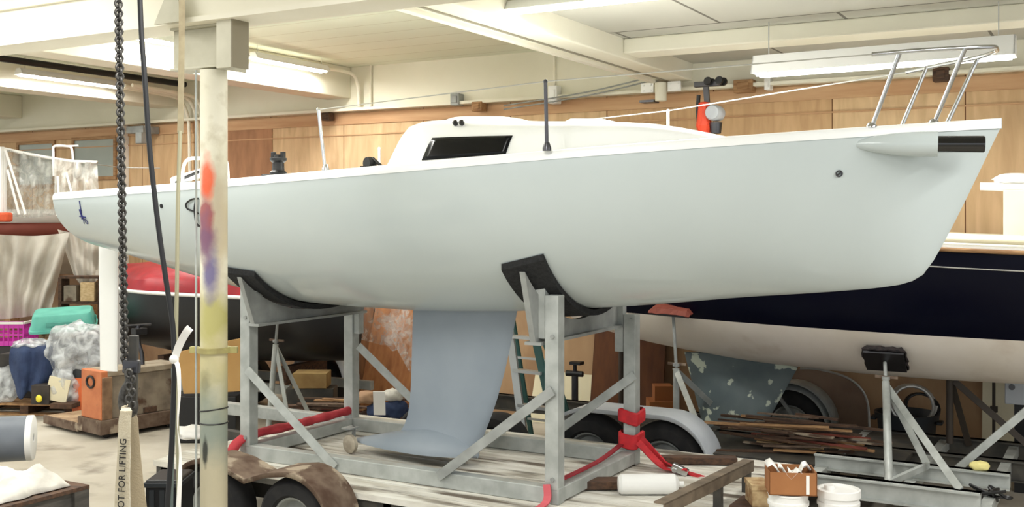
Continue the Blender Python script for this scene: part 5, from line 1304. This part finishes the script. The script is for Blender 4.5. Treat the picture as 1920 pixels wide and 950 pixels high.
# black crate behind the sling
c_, s_ = cbox(272, 336, 900, 1000, 6.6, .3); zt_ = c_.z + s_[2] / 2
o = empty('tool_crate', (c_.x, c_.y, 0), 'black plastic crate on the floor behind the beige sling', 'crate')
q = MB(); q.box((c_.x, c_.y, zt_ / 2), (s_[0], .3, zt_), (0, 0, YAW)); q.build('crate_body', M['black'], o, bevel=.012)
q = MB(); q.box((c_.x, c_.y, zt_ - .03), (s_[0] + .02, .32, .03), (0, 0, YAW)); q.build('crate_rim', M['bin'], o, bevel=.006)
for k in (-1, 0, 1):
    pp = c_ + Matrix.Rotation(YAW, 3, 'Z') @ V((k * s_[0] * .3, -.152, 0)); q = MB(); q.box((pp.x, pp.y, zt_ - .14), (.03, .012, .16), (0, 0, YAW)); q.build('crate_rib', M['bin'], o)
# ------------------------------------------------------------------ stern side: electric pallet mover
jp0 = at(188, 826, z=.0)
_r, _f = V((CS, SN, 0)), V((-SN, CS, 0))
ex_, ey_ = (_r * .64 + _f * .77), (_r * -.77 + _f * .64)
jm = Matrix(((ex_.x, ey_.x, 0), (ex_.y, ey_.y, 0), (0, 0, 1)))
def J(x, y, z): return V((jp0.x, jp0.y, 0)) + jm @ V((x, y, z))
jk = empty('pallet_truck', (jp0.x, jp0.y, 0), 'worn orange and brown electric pallet truck standing behind the hoist chain', 'pallet truck')
def jbox(name, lo, hi, m, parent=None, bevel=.008):
    q = MB(); q.hexa([J(*p) for p in ((lo[0],lo[1],lo[2]),(hi[0],lo[1],lo[2]),(hi[0],hi[1],lo[2]),(lo[0],hi[1],lo[2]),(lo[0],lo[1],hi[2]),(hi[0],lo[1],hi[2]),(hi[0],hi[1],hi[2]),(lo[0],hi[1],hi[2]))]); return q.build(name, m, parent or jk, bevel=bevel)
kx = 9.6 / FOC * 1.10
jbox('chassis', (0, 0, .05), (.98, .46, .20), M['rust'])
jbox('front_panel', (.02, .02, .20), (.10, .42, .70), M['orange'])
bat = jbox('battery_box', (.105, .03, .20), (.95, .41, .64), M['battery'])
jbox('battery_lid', (.09, .015, .64), (.96, .42, .70), mat('dull lid', (170, 158, 138), .7, col2=(140, 126, 106), scale=8), bat)
jbox('corner_post', (.03, .005, .20), (.14, .03, .64), mat('brown corner iron', (120, 92, 68), .7, .1, col2=(150, 120, 92), scale=9), bat)
jbox('hinge_plate', (.50, .015, .21), (.66, .03, .27), M['wood_dark'], bat)
jbox('deck_plate', (.02, .46, .05), (.96, 1.2, .115), mat('worn tan plate', (186, 160, 126), .8, col2=(140, 112, 84), scale=6))
jbox('deck_edge', (.0, .46, .03), (.02, 1.2, .125), M['rust'])
q = MB(); q.tube([J(.012, .22 + .075*math.cos(t_), .58 + .06*math.sin(t_)) for t_ in [2*PI*k/14 for k in range(15)]], .012, 8); q.build('panel_handle', M['black'], jk)
q = MB(); q.tube(curve_pts([J(.6, .2, .70), J(.6, .22, .82), J(.58, .25, .95), J(.58, .26, 1.12)], 5), .022, 10); q.tube([J(.46, .28, 1.12), J(.72, .24, 1.12)], .016, 8); q.build('steering_tiller', M['dark_steel'], jk, smooth=2)
jbox('control_head', (.52, .2, 1.02), (.66, .3, 1.09), M['black'])
for x, y in ((.12, .1), (.85, .1), (.12, 1.1), (.85, 1.1)):
    q = MB(); q.lathe([(0, -.03), (.045, -.03), (.05, 0), (.045, .03), (0, .03)], J(x, y, .05), jm @ V((0, 1, 0)), 16); q.build('caster', M['black'], jk, smooth=2)
# orange barrel cleaner with a black strap, next to it
vc = at(156, 775, Y=12.25); vc.z = 0
o = empty('orange_drum', vc, 'orange tub with a black cover standing beside the pallet truck', 'tub')
zt_ = at(156, 700, Y=12.25).z; rr_ = 20 / FOC * 12.25
q = MB(); q.lathe([(0, .03), (rr_*.9, .03), (rr_, zt_*.2), (rr_*1.05, zt_), (rr_*.9, zt_)], vc, (0, 0, 1), 24); q.build('tub_body', mat('orange tub plastic', (222, 110, 60), .5), o, smooth=2)
q = MB(); q.lathe([(rr_*1.08, zt_ - .03), (rr_*1.08, zt_ + .02), (rr_*.8, zt_ + .10), (0, zt_ + .12)], vc, (0, 0, 1), 24); q.build('tub_lid', M['black'], o, smooth=2)
q = MB(); ff = V((SN, -CS, 0)); q.tube(curve_pts([vc + V((-rr_*1.0*CS, -rr_*SN, zt_)), vc + ff*rr_*.95 + V((-rr_*.6, 0, zt_*.72)), vc + ff*rr_*1.06 + V((rr_*.3, .1, zt_*.5)), vc + V((rr_*1.05*CS, rr_*SN, zt_*.62))], 6), .028, 8); q.build('tub_strap', M['black'], o, smooth=2)
q = MB(); q.box2((vc.x - rr_, vc.y - rr_, 0), (vc.x + rr_, vc.y + rr_, .05)); q.build('tub_base', M['black'], o, bevel=.015)

# ------------------------------------------------------------------ heap on the pallet
py_ = 12.3
pc = at(62, 775, Y=py_); pc.z = 0
pr_ = Matrix.Rotation(YAW - .1, 3, 'Z')
pal = empty('pallet', pc, 'timber pallet on the concrete under the heap of boxes and plastic', 'pallet')
def PL(x, y, z): return pc + pr_ @ V((x, y, z))
def pbox(name, lo, hi, m, parent=pal, bevel=.0):
    q = MB(); q.hexa([PL(*p) for p in ((lo[0],lo[1],lo[2]),(hi[0],lo[1],lo[2]),(hi[0],hi[1],lo[2]),(lo[0],hi[1],lo[2]),(lo[0],lo[1],hi[2]),(hi[0],lo[1],hi[2]),(hi[0],hi[1],hi[2]),(lo[0],hi[1],hi[2]))]); return q.build(name, m, parent, bevel=bevel)
for k in range(7): pbox('deck_board', (-.70, k*.15, .115), (.48, k*.15 + .11, .138), M['wood'])
for x in (-.70, -.16, .38): pbox('stringer', (x, 0, .02), (x + .1, 1.02, .115), M['wood_dark'])
for k in range(3): pbox('bottom_board', (-.70, k*.45, 0), (.48, k*.45 + .1, .02), M['wood'])
def loose(name, lo, hi, m, lab, cat, bevel=.006):
    o = pbox(name, lo, hi, m, None, bevel); return tag(o, lab, cat)
loose('crate', (-.62, .35, .14), (.02, .56, .66), mat('dark crate', (44, 42, 42), .7, col2=(64, 60, 56), scale=6), 'dark crate on the pallet behind the navy jacket', 'crate')
loose('crate', (.06, .36, .14), (.46, .58, .72), mat('grey brown crate', (84, 78, 70), .7, col2=(104, 96, 86), scale=6), 'grey brown crate on the pallet behind the clear plastic bag', 'crate')
loose('carton', (-.30, .42, .665), (.10, .9, .80), mat('thin tan carton', (170, 140, 100), .8), 'low tan carton on the dark crate under the teal tub', 'carton') if False else None
# teal tub
tc_, ts_ = cbox(44, 166, 590, 622, py_ + .45, .46)
tm = Matrix.Rotation(YAW + .42, 3, 'Z'); tz0 = tc_.z - .10
def TB(x, y, z): return V((tc_.x, tc_.y, tz0 + .03)) + Matrix.Rotation(YAW, 3, 'Z') @ Matrix.Rotation(.16, 3, 'X') @ Matrix.Rotation(.32, 3, 'Z') @ V((x, y, z))
o = empty('plastic_tub', (tc_.x, tc_.y, tz0), 'teal plastic tub lying upside down on top of the heap', 'tub')
q = MB(); rows = []
for (k, z) in ((1.0, 0), (1.03, .0), (1.03, .03), (.98, .035), (.90, .19), (.86, .205)):
    pts = []
    for j in range(32):
        a = 2*PI*j/32; cx_, sy_ = math.cos(a), math.sin(a); p_ = .28
        pts.append(TB(.37 * k * math.copysign(abs(cx_) ** p_, cx_), .25 * k * math.copysign(abs(sy_) ** p_, sy_), z))
    rows.append(pts)
g = q.grid(rows, close=True); q.bm.faces.new(g[0]); q.bm.faces.new(g[-1]); q.build('tub_shell', M['teal'], o, smooth=2)
for x, y, sx, sy in ((0, -.248, .34, .012), (.368, 0, .012, .2)):
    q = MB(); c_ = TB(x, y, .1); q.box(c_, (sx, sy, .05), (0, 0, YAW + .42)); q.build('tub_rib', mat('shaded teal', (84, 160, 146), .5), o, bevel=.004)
# stack carrying the tub
sx_, sy_ = tc_.x, tc_.y
q = MB(); q.box((sx_, sy_, tz0 - .045), (.46, .36, .085), (0, 0, YAW + .2)); 
for k in range(7):
    pp = V((sx_, sy_, 0)) + Matrix.Rotation(YAW + .2, 3, 'Z') @ V((-.2 + k*.066, -.186, tz0 - .045)); q.box(pp, (.03, .014, .07), (0, 0, YAW + .2))
tag(q.build('wire_basket', mat('brown basket', (104, 72, 48), .8, col2=(180, 150, 110), scale=20), bevel=.003), 'low brown basket wedged under the teal tub', 'basket')
q = MB(); q.box((sx_ - .06, sy_ + .2, (tz0 - .09 + .0) / 2), (.5, .26, tz0 - .092), (0, 0, YAW - .1)); tag(q.build('storage_box', mat('black storage box', (34, 34, 36), .6), bevel=.01), 'tall black storage box behind the heap under the brown basket', 'box')
# pink basket
c_, s_ = cbox(-40, 44, 607, 648, py_ + 1.25, .4)
pb_ = empty('laundry_basket', (c_.x, c_.y, c_.z - s_[2]/2), 'magenta plastic basket beside the teal tub', 'basket')
b0 = c_.z - s_[2]/2
q = MB(); mm = Matrix.Rotation(YAW, 3, 'Z')
def PB(x, y, z): return V((c_.x, c_.y, b0)) + mm @ V((x, y, z))
W2, D2, H2 = s_[0]/2, .2, s_[2]
for (ax, ay, bx_, by_) in ((-W2, -D2, W2, -D2), (W2, -D2, W2, D2), (W2, D2, -W2, D2), (-W2, D2, -W2, -D2)):
    n_ = 9
    for k in range(n_ + 1):
        u = k / n_; p = PB(ax + (bx_-ax)*u, ay + (by_-ay)*u, 0); q.bar(p, p + V((0, 0, H2)), .02, .012)
    for z, h_ in ((.03, .06), (H2*.5, .03), (H2 - .03, .05)): q.bar(PB(ax, ay, z), PB(bx_, by_, z), .012, h_)
q.box(PB(0, 0, .006), (s_[0], .4, .012), (0, 0, YAW)); q.build('basket_body', M['pink'], pb_)
q = MB()
for (ax, ay, bx_, by_) in ((-W2, -D2, W2, -D2), (W2, -D2, W2, D2)): q.bar(PB(ax, ay, H2 + .01), PB(bx_, by_, H2 + .01), .03, .03)
q.build('basket_rim', M['paper'], pb_)
q = MB(); q.box((c_.x, c_.y, b0 / 2), (s_[0] * .95, .36, b0 - .002), (0, 0, YAW)); tag(q.build('cabinet', mat('dark cabinet', (52, 50, 52), .6), bevel=.01), 'dark cabinet under the magenta basket', 'cabinet')
# navy jacket draped over the front
q = MB(); rows = []
ja = py_ - .12
outline = [(20, 98, 648), (17, 101, 662), (16, 104, 680), (20, 102, 700), (30, 88, 720), (32, 74, 742)]
for (xa, xb, y) in outline:
    r = []
    for k in range(15):
        u = k / 14; x = xa + (xb - xa) * u
        dy = .05 * math.sin(u * 13 + y * .02) + .12 * (abs(u - .45) ** 1.5)
        r.append(at(x, y + 10 * math.sin(u * 9) * (y - 640) / 120 , Y=ja + dy + .10 * ((700 - y) / 60 if y < 700 else 0) * .5))
    rows.append(r)
back = [at(xa, 646, Y=ja + .45) if k == 0 else at(20 + (98-20)*k/14, 645, Y=ja + .45) for k in range(15)]
q.grid([back] + rows); tag(q.build('jacket', M['navy_cloth'], smooth=True, solid=.025, sub=1), 'navy blue jacket draped over the front of the heap', 'jacket')
# clear bags
def bag(px, py, sx, sy, sz, Y, lab, seed, m=M['film_white'], rough=.3):
    p = at(px, py, Y=Y); q = heap((p.x, p.y, max(p.z, .139)), (sx, sy, sz), rough, 2.2, 4, seed, flat=False, rot=YAW); return tag(q.build('plastic_bag', m, smooth=True), lab, 'plastic bag')
fm = film('crinkled bag film', (222, 226, 228), .25, .85, 6.0, .15)
bag(142, 706, .66, .46, .62, py_ - .0, 'big crinkled clear plastic bag below the teal tub', 4, fm)
bag(125, 775, .34, .3, .46, py_ - .1, 'smaller crinkled clear plastic bag beside the orange tub', 9, fm)
bag(58, 660, .42, .3, .16, py_ + .12, 'flat clear plastic bag between the magenta basket and the navy jacket', 14, fm)
bag(8, 758, .34, .3, .40, py_ + .1, 'clear plastic bag on the pallet at the end by the magenta basket', 19, fm)
# cream board, black box with a yellow cap
c_, s_ = cbox(88, 128, 708, 752, py_ - .25, .02)
q = MB(); q.box((c_.x, c_.y, c_.z), (s_[0], .02, s_[2]), (0, .22, YAW)); tag(q.build('board', M['cream_board']), 'small cream board tilted against the plastic on the pallet', 'board')
c_, s_ = cbox(58, 92, 722, 758, py_ - .28, .2)
o = empty('black_box', (c_.x, c_.y, c_.z - s_[2]/2), 'small dark box with a yellow knob at the front of the pallet', 'box')
q = MB(); q.box(c_, s_, (0, 0, YAW)); q.build('box_body', mat('dark grey box', (62, 54, 48), .7, col2=(44, 40, 38), scale=8), o, bevel=.008)
p = at(73, 747, Y=py_ - .33); q = MB(); q.ball(p, .045, 1, .6, 1, 2); q.build('yellow_knob', mat('yellow plastic', (232, 216, 60), .5), o, smooth=True)
c_, s_ = cbox(100, 132, 752, 762, py_ - .35, .3); q = MB(); q.box((c_.x, c_.y, .17), (.26, .3, .055), (0, 0, YAW - .1)); tag(q.build('timber_block', M['wood_dark'], bevel=.004), 'short timber block lying on the pallet under the tilted cream board', 'timber block')
# tall dark hand truck among the heap
# ------------------------------------------------------------------ boat shrouded in plastic at the far end
PY = 14.2
sh = empty('covered_boat', at(60, 560, Y=PY), 'boat shrouded in milky plastic with a brown red waterline beyond the stern', 'boat')
mm = Matrix.Rotation(YAW, 3, 'Z')
hc = at(40, 428, Y=PY); 
def H(x, y, z): return V((hc.x, hc.y, 0)) + mm @ V((x, y, z))
zk_, zs_ = at(0, 520, Y=PY).z, at(0, 405, Y=PY).z
f_h = interp([-3.2, -1.5, -.4, .35, .62], [.9, .9, .8, .45, .05])
def hrow(fr, zfun, n=14):
    return [[H(x, .9 + sg_ * -f_h(x) * fr, zfun(x)) for sg_ in (1,)] for x in ()]
q = MB(); rows = []
for i in range(21):
    x = -3.2 + 3.82 * i / 20; b = f_h(x); r = []
    for k in range(13):
        a = PI * k / 12; r.append(H(x, .9 - b * math.cos(a) , zs_ - .16 - (zs_ - zk_ - .16) * math.sin(a) ** .8))
    rows.append(r)
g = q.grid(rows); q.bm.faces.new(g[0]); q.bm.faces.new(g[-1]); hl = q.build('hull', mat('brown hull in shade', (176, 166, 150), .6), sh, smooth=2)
q = MB(); rows = [[H(x, .9 - f_h(x) * 1.015 - .01, zs_ - .16 + dz) for dz in (-.12, .07)] for x in [-3.2 + 3.8*i/24 for i in range(25)]]; q.grid(rows); q.build('waterline_band', M['brown_red'], sh, smooth=True, solid=.01)
q = MB(); rows = [[H(x, .9 - f_h(x) * 1.03 - .01 + dy, zs_ + dz) for dy, dz in ((0, -.09), (0, .03), (.2, .09))] for x in [-3.2 + 3.8*i/24 for i in range(25)]]; q.grid(rows); q.build('deck_edge_wrap', M['paper'], sh, smooth=True, solid=.01)
def sheet(poly_top, poly_bot, Y, n, m_, wob_a, name, parent, seed=0, nv=14):
    ft = interp([p[0] for p in poly_top], [p[1] for p in poly_top]); fb = interp([p[0] for p in poly_bot], [p[1] for p in poly_bot])
    x0, x1 = poly_top[0][0], poly_top[-1][0]; xb0, xb1 = poly_bot[0][0], poly_bot[-1][0]
    q = MB(); rows = []
    for i in range(n + 1):
        u = i / n; r = []
        for j in range(nv + 1):
            v = j / nv; xa = x0 + (x1 - x0) * u; xb = xb0 + (xb1 - xb0) * u
            x = xa + (xb - xa) * v; y = ft(xa) + (fb(xb) - ft(xa)) * v
            r.append(at(x, y, Y=Y + wob_a * NZ.noise(V((u * 7 + seed, v * 2.5, seed))) + wob_a * .5 * math.sin(u * 23 + v * 3 + seed)))
        rows.append(r)
    q.grid(rows); return q.build(name, m_, parent, smooth=True)
sheet([(8, 279), (60, 290), (104, 298)], [(10, 405), (60, 408), (106, 402)], PY, 26, M['film'], .10, 'plastic_side', sh, 2)
sheet([(102, 297), (140, 304), (182, 303)], [(104, 405), (140, 400), (186, 372)], PY - .15, 26, film('denser film', (232, 230, 222), .45, .9, 6.0), .10, 'plastic_end', sh, 5)
sheet([(-30, 438), (60, 442), (130, 436)], [(-10, 600), (60, 592), (96, 580)], PY - .35, 30, M['film_white'], .14, 'plastic_skirt', sh, 8)
sheet([(108, 430), (150, 440), (192, 452)], [(140, 520), (160, 540), (188, 520)], PY - .25, 18, M['film_white'], .10, 'plastic_flap', sh, 11)
q = MB(); q.tube([at(8, 279, Y=PY - .02), at(60, 290, Y=PY - .02), at(104, 298, Y=PY - .05), at(140, 303, Y=PY - .1), at(182, 304, Y=PY - .15)], .022, 8); q.tube([at(104, 298, Y=PY - .05), at(104, 402, Y=PY - .05)], .012, 6); q.build('sheet_hem', M['paper'], sh, smooth=True)
q = MB(); q.bar(at(2, 275, Y=PY - .1), at(2, 410, Y=PY - .1), .06, .05, (0, 1, 0)); q.bar(at(9, 280, Y=PY - .1), at(9, 402, Y=PY - .1), .03, .03, (0, 1, 0)); q.build('frame_post', M['fixture_white'], sh)
for (a_, b_) in (((10, 280), (48, 402)), ((14, 318), (36, 402)), ((108, 330), (112, 404)), ((124, 324), (146, 404))):
    q = MB(); q.cyl(at(*a_, Y=PY - .16), at(*b_, Y=PY - .16), .016, 8); q.build('frame_hoop', M['fixture_white'], sh)
q = MB(); q.tube(curve_pts([at(101, 330, Y=PY - .1), at(100, 290, Y=PY - .1), at(102, 274, Y=PY - .1), at(125, 274, Y=PY - .1), at(134, 278, Y=PY - .1), at(137, 300, Y=PY - .1)], 6), .016, 8); q.tube([at(101, 274, Y=PY - .1), at(147, 273, Y=PY - .1)], .012, 8); q.build('grab_rail', M['fixture_white'], sh, smooth=2)
q = MB(); q.tube([at(178, 308, Y=PY - .1), at(230, 314, Y=PY + .3), at(300, 315, Y=PY + .4)], .006, 6); q.build('stay_wire', M['wire'], sh)
q = MB(); c_, s_ = cbox(-30, 12, 398, 416, PY - .4, .2); q.box(c_, s_, (0, 0, YAW)); tag(q.build('life_jacket', mat('orange red cloth', (216, 92, 56), .8), bevel=.03), 'orange red cushion on the deck edge of the plastic-shrouded boat', 'cushion')
for px in (22, 172):
    a = at(px, 440, Y=PY + .3); q = MB(); q.box2((a.x - .07, a.y - .07, 0), (a.x + .07, a.y + .07, zk_ + .1)); q.build('support_post', M['wood'], sh)
# shelving seen under the plastic
c_, s_ = cbox(112, 186, 520, 640, 13.5, .25)
o = empty('shelf_unit', (c_.x, c_.y, 0), 'small timber shelf unit with boxes behind the white rudder', 'shelf')
zt_ = c_.z + s_[2]/2; mmx = Matrix.Rotation(YAW, 3, 'Z')
for sg2 in (-1, 1):
    pp = V((c_.x, c_.y, 0)) + mmx @ V((sg2 * s_[0]/2, 0, 0)); q = MB(); q.box((pp.x, pp.y, zt_/2), (.04, .25, zt_), (0, 0, YAW)); q.build('side_panel', M['wood_dark'], o)
for z in (.12, .6, zt_ - .32, zt_): q = MB(); q.box((c_.x, c_.y, z), (s_[0], .25, .03), (0, 0, YAW)); q.build('shelf_board', M['wood_dark'], o)
for k, (dx, w_, h_, m_, lab) in enumerate(((-.12, .16, .2, M['battery'], 'grey brown box on the upper shelf behind the rudder'), (.1, .18, .24, M['wood_pale'], 'pale box on the upper shelf behind the rudder'))):
    pp = V((c_.x, c_.y, zt_ - .305 + h_/2 + .003)) + mmx @ V((dx, -.05, 0)); q = MB(); q.box(pp, (w_, .16, h_), (0, 0, YAW)); tag(q.build('small_box', m_, bevel=.006), lab, 'box')
# cardboard sheet folded by the column
q = MB(); a = [at(x, y, Y=10.85) for x, y in ((332, 660), (395, 645), (452, 634), (450, 733), (395, 737), (344, 738))]
q.prism(a, V((-SN, CS, 0)) * .02); o = tag(q.build('cardboard_sheet', mat('tan cardboard sheet', (206, 164, 104), .85, col2=(194, 150, 92), scale=2), bevel=.003), 'large tan cardboard sheet propped up behind the painted column', 'cardboard')
q = MB(); b_ = at(395, 738, Y=10.95); q.box((b_.x, b_.y, b_.z / 2), (.6, .3, b_.z - .004), (0, 0, YAW)); tag(q.build('crate', M['black'], bevel=.01), 'black crate under the large tan cardboard sheet', 'crate')
# ------------------------------------------------------------------ light
wld = bpy.data.worlds.new('daylight'); SC.world = wld; wld.use_nodes = True
bg = wld.node_tree.nodes['Background']; bg.inputs['Color'].default_value = (.93, .97, 1.0, 1); bg.inputs['Strength'].default_value = .95
def area(name, loc, size, energy, rot=(0, 0, 0), col=(1, .985, .95)):
    ld = bpy.data.lights.new(name, 'AREA'); ld.shape = 'RECTANGLE'; ld.size, ld.size_y = size; ld.energy = energy; ld.color = col
    o = bpy.data.objects.new(name, ld); COL.objects.link(o); o.location = loc; o.rotation_euler = rot; return o
for i, (x, y, z_, sx, sy, e, rz) in enumerate(((-8.18, 7.8, HC + 1.70, .16, 1.6, 45, 0), (-8.18, 9.3, HC + 1.70, .16, 1.2, 40, 0), (-11.15, 8.75, HC + 1.64, .16, 1.5, 45, 0), (-1.62, 8.7, HC + 1.2, 1.9, .18, 45, 0), (-3.0, 6.95, HC + 1.47, 1.2, .16, 45, 0),
        (-6.2, 2.6, CL - .12, .25, 2.4, 90, 0), (-2.4, 2.6, CR - .12, .25, 2.4, 90, 0), (-6.2, 5.8, CL - .12, .25, 2.0, 80, 0), (1.0, 5.2, CR - .12, .25, 2.4, 90, 0), (-10.4, 4.0, CL - .12, .25, 2.4, 80, 0), (-14, 7, CL - .12, .25, 2.4, 80, 0))):  # these overhead lights are added fill, unseen and without fixtures
    area('strip_and_fill_light_%d' % i, (x, y, z_), (sx, sy), e)
vs = SC.view_settings; vs.view_transform = 'Standard'; vs.look = 'None'; vs.exposure = 0.38; vs.gamma = 1.0; vs.use_curve_mapping = False
